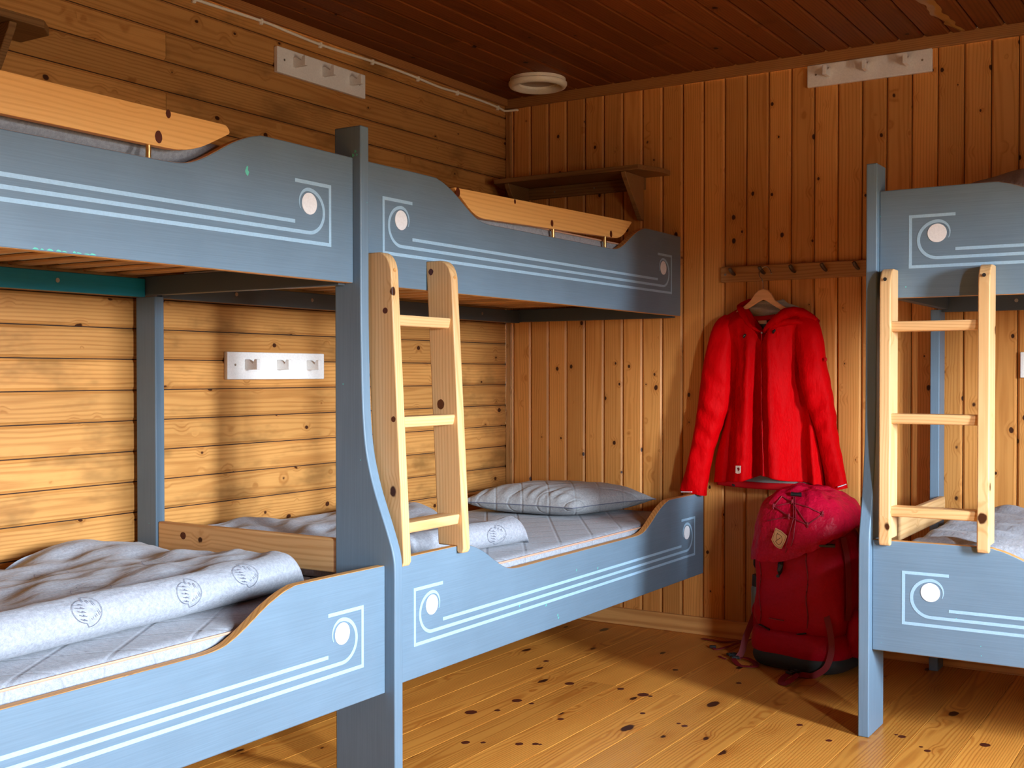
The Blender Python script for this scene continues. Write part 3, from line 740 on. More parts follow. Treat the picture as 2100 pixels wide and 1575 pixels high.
folded_quilt('pale grey quilt with a rolled front edge on the lower bed nearest the camera', 0.118, lambda y: interp([(-3.3, .772), (-3.07, .765), (-2.82, .748), (-2.64, .742), (-2.36, .728), (-2.2, .69), (-2.1, .66)], y)+0.03,
             -4.02, -2.165, 0.5155, top_near, 0.049, 'quilt', wr=0.030, seed=2.3, nA=170, nB=60,
             marks=((0.86, 0.70, .022, .075, 0), (0.755, 0.73, .020, .075, 0), (0.84, 0.42, .022, .05, 0), (0.60, 0.71, .02, .075, 0), (0.72, 0.30, .022, .05, 0), (0.68, 0.50, .022, .045, 0)))
def top_far(x, y):
    return 0.578+0.040*exp(-((x-0.14)/0.16)**2)*(0.7+0.3*sin(y*9))+0.012*nz(x*8, y*9, 7)
folded_quilt('grey quilt folded at the foot of the lower corner bed, behind the ladder', 0.118, lambda y: interp([(-2.05, .75), (-1.4, .78), (-1.22, .81), (-1.0, .80)], y), -2.04, -1.155, 0.5185, top_far, 0.044, 'quilt', wr=0.034, seed=8.1, nA=100, nB=54, slant=0.38,
             marks=((0.80, 0.76, .05, .08, 0),))
def top_rl(x, y):
    return 0.575+0.05*(1-exp(-max(0, y-1.97)/0.16))+0.016*nz(x*7, y*8, 3)
folded_quilt('crumpled grey quilt on the lower bed beside the rucksack', -0.13, lambda y: -0.90, 2.02, 3.6, 0.5155, lambda x, y: top_rl(x, y), 0.040, 'quilt', wr=0.034, seed=4.4, axis='x', nA=130, nB=46)
def top_ru(x, y):
    return 1.60+0.150*(1-exp(-max(0, y-2.0)/0.20))+0.012*nz(x*7, y*6, 5)
folded_quilt('dark grey quilt heaped on the upper bunk beside the rucksack', -0.13, lambda y: -0.80, 2.00, 3.4, 1.5605, top_ru, 0.05, 'dark_quilt', wr=0.03, seed=6.0, axis='x', nA=110, nB=40)
folded_quilt('grey quilt showing behind the board of the upper bunk at the frame edge', 0.13, lambda y: 0.795, -4.0, -2.425, 1.5605, lambda x, y: 1.648+0.006*sin(y*7), 0.042, 'quilt', wr=0.012, seed=9.0, nA=80, nB=30)
# strap lying on the right-hand lower quilt, elastic band round the corner quilt
mb = MB()
for i in range(1): pass
pts = [(0.842+0.002, -1.955+0.03*t, 0) for t in (0, 1)]
rings = []
for i in range(15):
    t = i/14; a = pi/2*1.0-t*pi; xc = 0.7475; r_ = 0.0462
    c = Vector((xc-0.010+r_*1.15*cos(a), -1.915+0.006*i/14*3, 0.5185+0.044+r_*sin(a)))
    rings.append([c+Vector((0, -0.016, 0)), c+Vector((0, 0.016, 0))])
rings = [[Vector((0.66, -1.945, 0.6095)), Vector((0.66, -1.913, 0.6095))]]+rings
mb.loft(rings, False, closed=False); o = mb.build('elastic_band', M['band'], None, origin=(0.75, -1.93, 0.519)); tag(o, 'dark elastic band round the quilt behind the leaning ladder', 'band')
sm = o.modifiers.new('t', 'SOLIDIFY'); sm.thickness = 0.0015; sm.offset = 1

# pillow
def pillow():
    P1, P2, P3, P4 = Vector((.165, -.600, 0)), Vector((.672, -.565, 0)), Vector((.800, -.085, 0)), Vector((.235, -.095, 0))
    mb = MB()
    def pos(u, v, sgn):
        a = P1.lerp(P2, u); b = P4.lerp(P3, u); p = a.lerp(b, v)
        s, t = 2*u-1, 2*v-1
        pin = 1-0.05*(1-abs(s)**2)*(abs(t)**3); c = (P1+P2+P3+P4)/4
        p = c+(p-c)*(1-0.07*((1-s*s)*t**4+(1-t*t)*s**4))
        h = (max(0, 1-s**4)**0.55)*(max(0, 1-t**4)**0.55)
        up = 0.074*h; dn = 0.046*h
        mid = 0.566-0.002*h
        w = 0.0
        dc = sqrt(((u-1)/0.30)**2+((v-0)/0.22)**2)
        if sgn > 0:
            w = 0.006*nz(p.x*14, p.y*14, 2)*h+0.006*sin(dc*15+3*nz(p.x*10, p.y*10, 3))*exp(-dc*dc*1.6)*h**0.5
            ed = exp(-abs(t+1)/0.35); w += 0.006*sin(u*58+2*sin(u*9))*ed*h**0.5
        z = mid+up+w if sgn > 0 else mid-dn
        return (p.x, p.y, max(z, 0.5187))
    mb.grid(56, 48, lambda u, v: pos(u, v, 1)); mb.grid(40, 36, lambda u, v: pos(u, v, -1))
    o = mb.build('pillow', M['pillow'], None, origin=(.47, -.33, 0.5187), ang=80)
    tag(o, 'grey quilted pillow on the lower corner bed', 'pillow')
    mb = MB(); mb.tube([Vector(pos(i/30, 0, 1))+Vector((0, -0.001, 0)) for i in range(31)]+[Vector(pos(1, i/20, 1))+Vector((0.001, 0, 0)) for i in range(1, 21)], 0.0018, 6)
    mb.build('seam', M['ink'], o)
pillow()

# ------------------------------------------------------------------ shelves
def shelf(label, fn, a0, a1, zb, zt, dep, ch, b_at, boarded, mat, mat2):
    """fn(a, d, z): a along the wall, d = distance from the wall"""
    t = thing('wall_shelf', label, 'shelf', fn((a0+a1)/2, 0, zb), 'brown wall shelves')
    chx, chd = ch
    pts = [(a0, 0.001), (a0, dep-chd), (a0+chx, dep), (a1-chx, dep), (a1, dep-chd), (a1, 0.001)]
    mb = MB(); mb.prism(pts, lambda a, d, z: fn(a, d, z), zb, zt); mb.build('shelf_board', mat, t, bevel=0.002)
    for a in b_at:
        tri = [(0.0225, zb), (dep-0.015, zb), (dep-0.022, zb-0.018), (0.045, zb-0.182), (0.0225, zb-0.187)]
        mb = MB(); mb.prism(tri, lambda d, z, q: fn(a+q, d, z), -0.011, 0.011); mb.build('bracket', mat2, t, bevel=0.0025)
    mb = MB(); z1 = zb-0.0005
    pr = [(b_at[0]-0.011, z1-0.05), (b_at[-1]+0.011, z1-0.05), (b_at[-1]+0.011, z1), (b_at[0]-0.011, z1)]
    mb.prism(pr, lambda a, z, d: fn(a, d, z), 0.0008, 0.0220); o = mb.build('cleat', mat, t, bevel=0.002)
    for q in (0.25, 0.6):
        c = Vector(fn(lerp(b_at[0], b_at[-1], q), 0.0220, z1-0.025)); n = Vector(fn(0, 1, 0))-Vector(fn(0, 0, 0))
        mb = MB(); mb.disc(c, n, 0.004, 10, 0.001); mb.build('screw', M['screw'], t, smooth=False)
shelf('dark brown shelf on brackets in the corner above the upper bunk', lambda a, d, z: (a, -d, z), 0.022, 0.827, 1.932, 1.9525, 0.212, (0.048, 0.13), (0.125, 0.702), True, M['shelf'], M['shelf'])
shelf('dark brown shelf end cut off by the top left corner of the frame', lambda a, d, z: (d, a, z), -3.35, -2.489, 2.014, 2.036, 0.175, (0.05, 0.05), (-3.2, -2.62), False, M['shelf_y'], M['shelf_y'])

# ------------------------------------------------------------------ white hook rails
def hook_rail(label, fn, a0, z0, z1, W=0.4765, n=3):
    t = thing('hook_rail', label, 'hook rail', fn(a0+W/2, 0, (z0+z1)/2), 'white hook rails')
    mb = MB(); mb.prism([(a0, z0), (a0+W, z0), (a0+W, z1), (a0, z1)], lambda a, z, d: fn(a, d, z), 0.0004, 0.018)
    mb.build('board', M['white'], t, bevel=0.003, seg=3)
    zc = (z0+z1)/2+0.003
    for k in range(n):
        a = a0+0.086+0.152*k
        pr = [(0.0182, -0.016), (0.075, -0.016), (0.075, 0.019), (0.062, 0.019), (0.054, 0.004), (0.036, 0.016), (0.030, 0.019), (0.0182, 0.019)]
        mb = MB(); mb.prism(pr, lambda d, z, q: fn(a+q, d, zc+z), -0.0075, 0.0075); h = mb.build('hook', M['white'], t, bevel=0.0016)
    n_ = Vector(fn(0, 1, 0))-Vector(fn(0, 0, 0))
    for a in (a0+0.035, a0+W-0.035):
        mb = MB(); mb.disc(fn(a, 0.0181, zc), n_, 0.0042, 12, 0.0005); mb.build('screw', M['screw'], t, smooth=False)
wl = lambda a, d, z: (d, a, z); wb = lambda a, d, z: (a, -d, z)
hook_rail('white three-peg hook rail high on the left wall under the cable', wl, -1.503, 2.150, 2.241)
hook_rail('white three-peg hook rail on the left wall between the bunk leg and post', wl, -1.742, 1.073, 1.166)
hook_rail('white three-peg hook rail under the ceiling on the back wall', wb, 1.424, 2.221, 2.3065)
hook_rail('white hook rail end above the lower bed at the right frame edge', wb, 2.213, 1.077, 1.170)

# ------------------------------------------------------------------ ceiling vent, cable
vt = thing('ceiling_vent', 'round ivory plastic air vent on the dark ceiling near the corner', 'vent', (0.328, -0.262, ZC-0.036))
mb = MB(); prof = [(0.082, -0.001), (0.082, -0.024), (0.100, -0.037), (0.108, -0.040), (0.119, -0.036), (0.125, -0.026), (0.125, -0.018), (0.119, -0.014), (0.119, -0.001)]
mb.loft([[(0.328+r_*cos(2*pi*i/56), -0.262+r_*sin(2*pi*i/56), ZC+z_) for r_, z_ in prof] for i in range(56)]+[[(0.328+r_, -0.262, ZC+z_) for r_, z_ in prof]], False)
mb.build('ring', M['plastic'], vt, ang=50)
mb = MB(); mb.disc((0.328, -0.262, ZC-0.010), (0, 0, -1), 0.083, 40, 0.004); mb.build('valve_disc', M['grille'], vt, smooth=False)
cb = thing('cable', 'ivory electric cable clipped along the top of the left wall', 'cable', (0.02, -1.5, 2.305))
cp = [(-5.2, 2.302), (-4.2, 2.310), (-3.3, 2.303), (-2.6, 2.310), (-2.2, 2.303), (-1.87, 2.304), (-1.57, 2.311), (-1.42, 2.306), (-1.25, 2.3015), (-0.972, 2.308), (-0.82, 2.3085), (-0.681, 2.306), (-0.53, 2.3005), (-0.402, 2.305), (-0.22, 2.306), (-0.085, 2.303), (-0.045, 2.299)]
P3 = [Vector((0.0065, a, b)) for a, b in cp]+[Vector((0.010, -0.030, 2.297)), Vector((0.036, -0.022, 2.297)), Vector((0.060, -0.010, 2.299)), Vector((0.062, -0.002, 2.299))]
mb = MB(); mb.tube(catmull(P3, 6), 0.0052, 8); mb.build('cable_sheath', M['plastic'], cb)
for a, b in ((-4.2, 2.310), (-2.9, 2.306), (-2.2, 2.303), (-1.87, 2.304), (-1.57, 2.311), (-1.27, 2.302), (-0.972, 2.308), (-0.681, 2.306), (-0.402, 2.305), (-0.085, 2.303)):
    mb = MB(); mb.box(0.0004, 0.0135, a-0.005, a+0.005, b-0.011, b+0.007); mb.box(0.0004, 0.010, a-0.0065, a+0.0065, b-0.013, b-0.006)
    mb.build('cable_clip', M['plastic'], cb, bevel=0.0015)

# ------------------------------------------------------------------ coat rail, hanger, jacket
rk = thing('coat_rail', 'brown wooden coat rail with metal pegs behind the red jacket', 'coat rail', (1.5, 0, 1.5))
mb = MB(); mb.box(1.061, 1.905, -0.020, -0.0006, 1.468, 1.532); mb.build('board', M['rack'], rk, bevel=0.004)
for k in range(7):
    x = 1.117+0.1268*k
    mb = MB(); mb.tube([(x+0.006, -0.0195, 1.497), (x+0.004, -0.030, 1.500), (x-0.001, -0.043, 1.512), (x-0.004, -0.050, 1.522)], [0.0065, 0.0075, 0.0085, 0.0075], 10, flat=0.85)
    mb.build('peg', M['bronze'], rk)
mb = MB(); mb.disc((1.083, -0.0201, 1.499), (0, -1, 0), 0.005, 12, 0.001); mb.build('screw', M['screw'], rk, smooth=False)
hg = thing('coat_hanger', 'wooden coat hanger on the rail holding the red jacket', 'hanger', (1.262, -0.055, 1.40))
up = [(1.150, 1.345), (1.180, 1.362), (1.212, 1.388), (1.230, 1.414), (1.245, 1.427), (1.264, 1.432), (1.283, 1.427), (1.297, 1.412), (1.313, 1.384), (1.345, 1.360), (1.375, 1.345)]
dn = [(1.150, 1.329), (1.180, 1.344), (1.205, 1.356), (1.230, 1.371), (1.250, 1.382), (1.264, 1.388), (1.278, 1.382), (1.295, 1.371), (1.318, 1.356), (1.345, 1.342), (1.375, 1.328)]
mb = MB(); mb.strip(up, dn, lambda a, b, d: (a, -0.058-0.013*d, b), 0, 1); mb.build('hanger_body', M['hanger'], hg, bevel=0.004, seg=3)
hk = [(1.262, 1.428), (1.262, 1.452), (1.259, 1.466), (1.249, 1.478), (1.2415, 1.492), (1.243, 1.507), (1.254, 1.519), (1.268, 1.521), (1.281, 1.513), (1.289, 1.500), (1.292, 1.492), (1.296, 1.4935)]
mb = MB(); mb.tube(catmull([(a, -0.0645+0.020*max(0, (b-1.47)/0.05)*(1 if a < 1.29 else 0.9), b) for a, b in hk], 4), 0.0016, 8); mb.build('wire_hook', M['steel'], hg)

jk = thing('jacket', 'bright red hooded shell jacket hanging on the wooden hanger', 'jacket', (1.27, -0.03, 0.66))
LE = [(.640, 1.046), (.75, 1.056), (.85, 1.082), (.95, 1.108), (1.0, 1.115), (1.1, 1.112), (1.2, 1.098), (1.28, 1.072), (1.33, 1.05)]
RE = [(.640, 1.512), (.75, 1.508), (.85, 1.492), (.95, 1.462), (1.0, 1.448), (1.1, 1.440), (1.2, 1.452), (1.28, 1.470), (1.33, 1.485)]
TOP = [(0.0, 1.302), (.12, 1.332), (.22, 1.352), (.30, 1.368), (.335, 1.362), (.38, 1.330), (.435, 1.293), (.475, 1.268), (.50, 1.262), (.53, 1.272), (.57, 1.300), (.61, 1.330), (.66, 1.350), (.74, 1.356), (.84, 1.346), (.92, 1.328), (1.0, 1.302)]
HEM = [(0, .646), (.2, .655), (.35, .664), (.44, .684), (.5, .690), (.58, .686), (.72, .670), (1, .655)]
# folds: (x at top, x at hem, half width top, bottom, height top, bottom, start z)
FOLDS = [(1.222, 1.205, .016, .034, .006, .020, 1.24), (1.252, 1.248, .018, .024, -.010, -.024, 1.22), (1.305, 1.335, .018, .042, .014, .030, 1.25),
         (1.268, 1.290, .010, .010, .004, .010, 1.22), (1.392, 1.432, .026, .046, -.012, -.030, 1.26), (1.155, 1.120, .016, .020, -.006, -.016, 1.15), (1.440, 1.478, .020, .020, .006, .016, 1.2), (1.19, 1.165, .02, .02, .004, .010, 1.2)]
def jd(x, z, s):
    d = 0.030+0.062*max(0.0, 1-abs(2*s-1)**3)**0.8
    for xt, xb, wt, wb_, ht, hb, zs in FOLDS:
        t = (zs-z)/(zs-0.66); 
        if t < -0.12: continue
        t = min(max(t, 0), 1); c = lerp(xt, xb, t); w = lerp(wt, wb_, t); h = 1.7*lerp(ht, hb, t**0.7)*min(1, max(0, (zs+0.05-z)/0.08))
        d += h*exp(-((x-c)/w)**2)
    d += 0.005*nz(x*16, z*5, 1.7)+0.0035*nz(x*38, z*14, 5)+0.003*nz(x*22+z*20, z*24, 8)
    return d
def jfront(u, v):
    zt = interp(TOP, u); zh = interp(HEM, u); z = lerp(zh, zt, v)
    x = lerp(interp(LE, z), interp(RE, z), u)
    e = min(1, (1-v)*14)*0.6+0.4; e2 = 1
    y = -0.020-jd(x, z, u)*e
    return (x, y, z)
mb = MB(); mb.grid(110, 110, jfront)
o = mb.build('front_panel', M['red'], jk, ang=75); sm = o.modifiers.new('t', 'SOLIDIFY'); sm.thickness = 0.002; sm.offset = -1
def jback(u, v):
    zt = min(interp(TOP, u), 1.335) if 0.36 < u < 0.62 else interp(TOP, u); zh = 0.640-0.006*sin(pi*u)
    z = lerp(zh, max(zt, 1.30), v); x = lerp(interp(LE, z)-0.002, interp(RE, z)+0.002, u)
    return (x, -0.014-0.010*sin(pi*u)-0.003*nz(x*12, z*6, 2), z)
mb = MB(); mb.grid(50, 30, jback); o = mb.build('back_panel', M['reddark'], jk, ang=60)
mb = MB(); mb.grid(40, 20, lambda u, v: (lerp(interp(LE, z_ := lerp(0.652, 1.30, v))+0.01, interp(RE, z_)-0.01, u), -0.027-0.010*sin(pi*u), z_)); mb.build('lining', M['lining'], jk)
mb = MB(); mb.grid(50, 4, lambda u, v: (lerp(1.050, 1.510, u), -0.026-0.034*sin(pi*u)**0.6-0.002*sin(v*pi), lerp(0.634, 0.662, v)-0.006*sin(pi*u))); o = mb.build('back_hem', M['reddark'], jk)
sm = o.modifiers.new('t', 'SOLIDIFY'); sm.thickness = 0.003
# sleeves
def sleeve(cs, seed, flip):
    """cs: (xl, xr, z centre, tilt, depth, y centre)"""
    P = catmull([(a, b, z) for a, b, z, t, d, y in cs], 7); Q = catmull([(t, d, y) for a, b, z, t, d, y in cs], 7)
    mb = MB(); rings = []; n = 40
    for i, (p, q) in enumerate(zip(P, Q)):
        rg = []; xc = (p.x+p.y)/2; hw = (p.y-p.x)/2
        for k in range(n):
            a = 2*pi*k/n; ca, sa = cos(a), sin(a)
            x = xc+hw*math.copysign(abs(ca)**0.85, ca); y = q.z+q.y*math.copysign(abs(sa)**0.85, sa)
            z = p.z+q.x*ca*hw
            f = 0.010*nz(x*13+seed, z*7, seed)+0.006*nz(x*26, z*22+seed, seed)+0.004*sin(z*70+x*60*flip+seed)*exp(-((z-0.92)/0.16)**2)
            y = min(y-f*(1 if sa < 0 else 0), -0.010)
            rg.append((x-f*0.4*ca, y, z))
        rings.append(rg)
    mb.loft(rings, True); return mb.build('sleeve', M['red'], jk, ang=70)
sleeve([(1.095, 1.150, 1.328, -.2, .010, -.050), (1.066, 1.152, 1.308, -.1, .026, -.056), (1.047, 1.150, 1.275, .0, .040, -.062), (1.031, 1.140, 1.22, .1, .046, -.066), (1.012, 1.134, 1.13, .1, .052, -.070), (1.000, 1.132, 1.04, .1, .053, -.074),
        (.991, 1.118, .95, .05, .052, -.080), (.982, 1.092, .87, .0, .050, -.086), (.966, 1.060, .78, -.05, .046, -.090), (.944, 1.040, .69, -.12, .042, -.090), (.926, 1.032, .640, -.16, .038, -.088), (.914, 1.030, .603, -.18, .037, -.086)], 3.0, 1)
sleeve([(1.390, 1.440, 1.330, .2, .010, -.050), (1.390, 1.470, 1.310, .1, .026, -.056), (1.394, 1.492, 1.275, .0, .038, -.060), (1.400, 1.508, 1.22, -.1, .046, -.066), (1.410, 1.522, 1.13, -.1, .050, -.068), (1.424, 1.540, 1.04, -.1, .050, -.068),
        (1.452, 1.555, .95, -.05, .046, -.066), (1.480, 1.562, .87, .0, .042, -.064), (1.500, 1.577, .78, .05, .038, -.062), (1.514, 1.590, .71, .12, .035, -.060), (1.522, 1.602, .642, .22, .033, -.058)], 7.7, -1)
# hood and collar rolls round the neck
def roll(pts, rad, mat, name, flat=0.8, seed=0, n=18):
    cp_ = catmull(pts, 8); rr_ = [interp([(i/(len(rad)-1), r) for i, r in enumerate(rad)], j/(len(cp_)-1)) for j in range(len(cp_))]
    rr_ = [r*(1+0.16*nz(j*0.23, seed, 3)) for j, r in enumerate(rr_)]
    mb = MB(); mb.tube(cp_, rr_, n, flat=flat); return mb.build(name, M[mat], jk, ang=70)
roll([(1.262, -.100, 1.258), (1.226, -.108, 1.284), (1.200, -.100, 1.316), (1.176, -.080, 1.348), (1.160, -.050, 1.366), (1.185, -.030, 1.384), (1.215, -.022, 1.388), (1.24, -.02, 1.384)], [.005, .011, .014, .014, .013, .012, .010, .006], 'red', 'collar', seed=1)
roll([(1.280, -.098, 1.258), (1.305, -.110, 1.280), (1.335, -.112, 1.303), (1.366, -.098, 1.326), (1.400, -.080, 1.334), (1.440, -.065, 1.322), (1.478, -.058, 1.300)], [.008, .017, .024, .028, .027, .022, .012], 'red', 'hood', seed=4)
roll([(1.300, -.098, 1.262), (1.330, -.110, 1.280), (1.365, -.104, 1.294), (1.41, -.090, 1.296), (1.45, -.075, 1.280)], [.006, .014, .018, .016, .006], 'red', 'hood_fold', seed=6)
mb = MB()
def lin(u, v):
    x = lerp(1.176, 1.405, u); zt = interp([(1.176, 1.372), (1.20, 1.384), (1.24, 1.386), (1.31, 1.384), (1.335, 1.390), (1.355, 1.372), (1.385, 1.362), (1.405, 1.352)], x)
    z = lerp(1.318, zt, v); return (x, -0.030-0.016*sin(pi*u)*(1-v)-0.006*sin(z*150+x*20)-0.003*nz(x*30, z*40, 4), z)
mb.grid(40, 24, lin); mb.build('hood_lining', M['lining'], jk, ang=70)
mb = MB(); mb.tube(catmull([(1.195, -.060, 1.318), (1.225, -.050, 1.3145), (1.262, -.048, 1.315), (1.31, -.056, 1.320)], 5), 0.0075, 8, flat=1.3); mb.build('neck_band', M['reddark'], jk)
mb = MB(); mb.box(1.218, 1.272, -0.050, -0.0485, 1.292, 1.3060); mb.build('neck_label', M['patch'], jk, smooth=False)
mb = MB(); mb.grid(14, 8, lambda u, v: (lerp(1.20, 1.31, u), -0.046-0.003*sin(pi*u), lerp(1.24, 1.293, v))); mb.build('inner_back', M['black'], jk)
def jsurf(x, z, off=0.0022):
    u = (x-interp(LE, z))/(interp(RE, z)-interp(LE, z)); return Vector((x, -0.020-jd(x, z, u)-off, z))
# front flap line and zip
zp = [(1.270, 1.262), (1.276, 1.235), (1.277, 1.12), (1.281, 1.0), (1.286, .88), (1.291, .76), (1.294, .690)]
mb = MB(); mb.tube([jsurf(p.x, p.z, 0.001) for p in catmull([(a, 0, b) for a, b in zp], 7)], 0.0022, 6); mb.build('front_zip', M['reddark'], jk)
mb = MB(); mb.disc(jsurf(1.277, 1.254, 0.002), (0, -1, 0), 0.0035, 10, 0.004); mb.build('zip_puller', M['steel'], jk)
for x, z in ((1.204, 1.243), (1.331, 1.258)):
    p = jsurf(x, z, 0.001)+Vector((0, -0.012 if x > 1.3 else 0, 0)); mb = MB(); mb.tube([p+Vector((-.004, 0, -.006)), p+Vector((0, -.005, 0)), p+Vector((.004, 0, .006))], [0.004, 0.0055, 0.004], 10)
    t_ = mb.build('toggle', M['black'], jk)
    if x < 1.3: mb = MB(); mb.tube([p+Vector((-.001, -.0075, -.002)), p+Vector((.002, -.0075, .003))], 0.0022, 8); mb.build('toggle_button', M['steel'], t_)
# patch with round emblem
def patch(out_pts, c, s, mat, name, parent, surf, th=0.0015, ry=0.0):
    """flat badge: outline in local units, placed at c with a tangent frame"""
    a, b, n = surf
    mb = MB(); k = len(out_pts)
    v0 = [c+a*p[0]*s+b*p[1]*s for p in out_pts]; v1 = [v+n*th for v in v0]
    mb.add(v0+v1, [list(range(k))[::-1], list(range(k, 2*k))]+[[i, (i+1) % k, k+(i+1) % k, k+i] for i in range(k)])
    return mb.build(name, M[mat], parent, smooth=False)
ax = Vector((1, 0, 0)); az = Vector((0, 0, 1)); ny = Vector((0, -1, 0))
cpt = jsurf(1.1905, .710, 0.0035); e = 0.012
ta = (jsurf(1.1905+e, .710)-jsurf(1.1905-e, .710)).normalized(); tb = (jsurf(1.1905, .710+e)-jsurf(1.1905, .710-e)).normalized(); tn = ta.cross(tb); tn = tn if tn.y < 0 else -tn
pt = patch([(-.013, .0155), (.013, .0165), (.013, -.011), (.007, -.0145), (-.003, -.0165), (-.0125, -.0135)], cpt, 1.0, 'patch', 'logo_patch', jk, (ta, tb, tn))
em = [(-.0065, .008), (-.002, .0075), (.001, .0095), (.0045, .009), (.0075, .005), (.0075, .0), (.0045, -.004), (.0005, -.0055), (-.001, -.0035), (.001, -.001), (-.0015, .0), (-.0035, .0035)]
patch(em, cpt+tn*0.0016, 1.0, 'strap', 'emblem', pt, (ta, tb, tn), 0.0004)
for p0, p1 in (((.938, -.131, .607), (.985, -.131, .6095)), ((1.576, -.098, .657), (1.604, -.080, .668))):
    mb = MB(); mb.tube([p0, p1], 0.0042, 10, flat=0.5); mb.build('cuff_tab', M['reflect'], jk)
for p in ((1.137, -.062, .641), (1.405, -.062, .646), (1.500, -.050, .716)):
    mb = MB(); mb.tube([(p[0]-.004, p[1], p[2]), (p[0]+.006, p[1]-.004, p[2]-.003)], 0.0045, 8); mb.build('cord_lock', M['black'], jk)
mb = MB(); mb.disc(Vector((1.5265, -0.098, 1.147)), (1, -.2, 0), 0.008, 12, 0.003); mb.build('sleeve_badge', M['reddark'], jk)

# ------------------------------------------------------------------ rucksack
pk = thing('rucksack', 'dark red trekking rucksack standing on the floor under the jacket', 'rucksack', (1.53, -0.21, 0))
PC = Vector((1.514, -0.246, 0)); ROT = radians(-8)
def sup(a, n): return math.copysign(abs(cos(a))**(2/n), cos(a)), math.copysign(abs(sin(a))**(2/n), sin(a))
def bodyp(a, z, rx, ry, n=3.6, dx=0, dy=0, w=1.0, seed=0.0):
    ca, sa = sup(a, n); x = rx*ca; y = ry*sa
    f = 1+w*(0.035*nz(x*9+seed, z*9, y*9)+0.018*nz(x*22, z*20, y*22+seed))
    x *= f; y *= f
    return Vector((PC.x+dx+x*cos(ROT)-y*sin(ROT), PC.y+dy+x*sin(ROT)+y*cos(ROT), z))
def body(name, mat, tbl, n=3.6, seg=72, nz_=8, w=1.0, seed=0.0, cap=True):
    T = catmull([(r_[1], r_[2], r_[0]) for r_ in tbl], nz_); D = catmull([((r_[3] if len(r_) > 3 else 0), (r_[4] if len(r_) > 4 else 0), 0) for r_ in tbl], nz_)
    mb = MB(); mb.loft([[bodyp(2*pi*k/seg, t.z, t.x, t.y, n, d.x, d.y, w, seed) for k in range(seg)] for t, d in zip(T, D)], cap)
    return mb.build(name, M[mat], pk, ang=60)
body('base', 'blackcloth', [(0.001, .150, .135), (.010, .174, .158), (.035, .185, .170), (.060, .182, .168), (.066, .176, .160)], w=0.4)
body('lower_compartment', 'pack', [(.052, .178, .162), (.062, .185, .170), (.09, .190, .174), (.125, .184, .168), (.140, .175, .160), (.146, .165, .150)], seed=2.0)
body('main_body', 'pack', [(.140, .163, .148), (.150, .173, .158), (.19, .180, .166), (.27, .180, .168), (.35, .177, .164), (.42, .172, .160), (.48, .164, .150), (.52, .145, .130), (.54, .12, .10)], seed=5.0, w=1.6)
# lid, drooping over the body
def lidp(a, t):
    """t 0 rim .. 1 crown"""
    ca, sa = sup(a, 3.0); rx = 0.188*cos(t*pi/2)**0.74; ry = 0.182*cos(t*pi/2)**0.66
    rim = 0.470+0.055*ca+0.030*sa-0.03*max(0, -sa*(1-abs(ca)))
    z = rim+(0.668-rim)*sin(t*pi/2)**0.85+0.012*ca*0-0.010*ca*sin(t*pi)
    x = rx*ca; y = ry*sa
    f = 1+0.05*nz(x*11, y*11, z*9+2)+0.030*nz(x*28, y*28, z*24)
    f2 = 0.016*abs(nz(x*16+4, y*16, z*7))*max(0, t-0.1)+0.008*nz(x*34+4, y*34, z*12)
    return Vector((PC.x-0.004+x*f*cos(ROT)-y*f*sin(ROT), PC.y-0.004+x*f*sin(ROT)+y*f*cos(ROT), z+f2*(1 if t < 0.98 else 0)))
mb = MB(); SEG = 96; rings = [[lidp(2*pi*k/SEG, -0.0)+Vector((0, 0, -0.002))-(lidp(2*pi*k/SEG, 0)-Vector((PC.x, PC.y, .47)))*0.06 for k in range(SEG)]]
rings += [[lidp(2*pi*k/SEG, i/34) for k in range(SEG)] for i in range(35)]
mb.loft(rings, True); lid = mb.build('lid', M['packlid'], pk, ang=70)
# surface lookup by casting straight back from the front
from mathutils.bvhtree import BVHTree
def bvh(o):
    off = LOC[o]; return BVHTree.FromPolygons([tuple(v.co+off) for v in o.data.vertices], [tuple(p.vertices) for p in o.data.polygons])
tree = bvh(lid); VD = Vector((-0.36, 0.90, -0.13)).normalized()
def onlid(x, z, off=0.003, tr=None, y0=-.38):
    q = Vector((x, y0, z)); h = (tr or tree).ray_cast(q-VD*1.2, VD)
    if h[0] is None: return None
    n = h[1] if h[1].dot(VD) < 0 else -h[1]
    return h[0]+n*off
def cord(pts, r=0.0022, mat='cord', name='lid_cord', tr=None, n=8):
    out = []
    P_ = [Vector((a, 0, b)) for a, b in pts]
    for p, q in zip(P_, P_[1:]):
        for k in range(n): out.append(p.lerp(q, k/n))
    out.append(P_[-1]); L3 = [onlid(p.x, p.z, 0.003, tr) for p in out]; L3 = [p for p in L3 if p]
    if len(L3) > 2: mb = MB(); mb.tube(L3, r, 6); mb.build(name, M[mat], pk)
# nodes measured on the photograph, in the plane y = -0.33
A_, B_, C_, D_, E_, G_, H_ = (1.425, .600), (1.495, .618), (1.482, .566), (1.548, .540), (1.605, .583), (1.505, .645), (1.455, .640)
for pl in ([A_, B_], [A_, C_], [C_, D_], [B_, D_], [D_, E_], [B_, (1.55, .605), E_], [H_, A_], [H_, B_], [(1.40, .545), C_]):
    cord(pl)
cord([(1.500, .640), (1.498, .56), (1.478, .49), (1.466, .45)], 0.0018); cord([(1.505, .640), (1.506, .56), (1.497, .49), (1.488, .46)], 0.0018)
for q in (A_, C_, D_, E_, B_):
    p = onlid(q[0], q[1], 0.004)
    if p: mb = MB(); mb.tube([p+Vector((0, 0, -.010)), p+Vector((0, -.002, 0)), p+Vector((0, 0, .010))], [0.003, 0.005, 0.003], 8); mb.build('cord_loop', M['cord'], pk)
p = onlid(1.512, .648, 0.006)
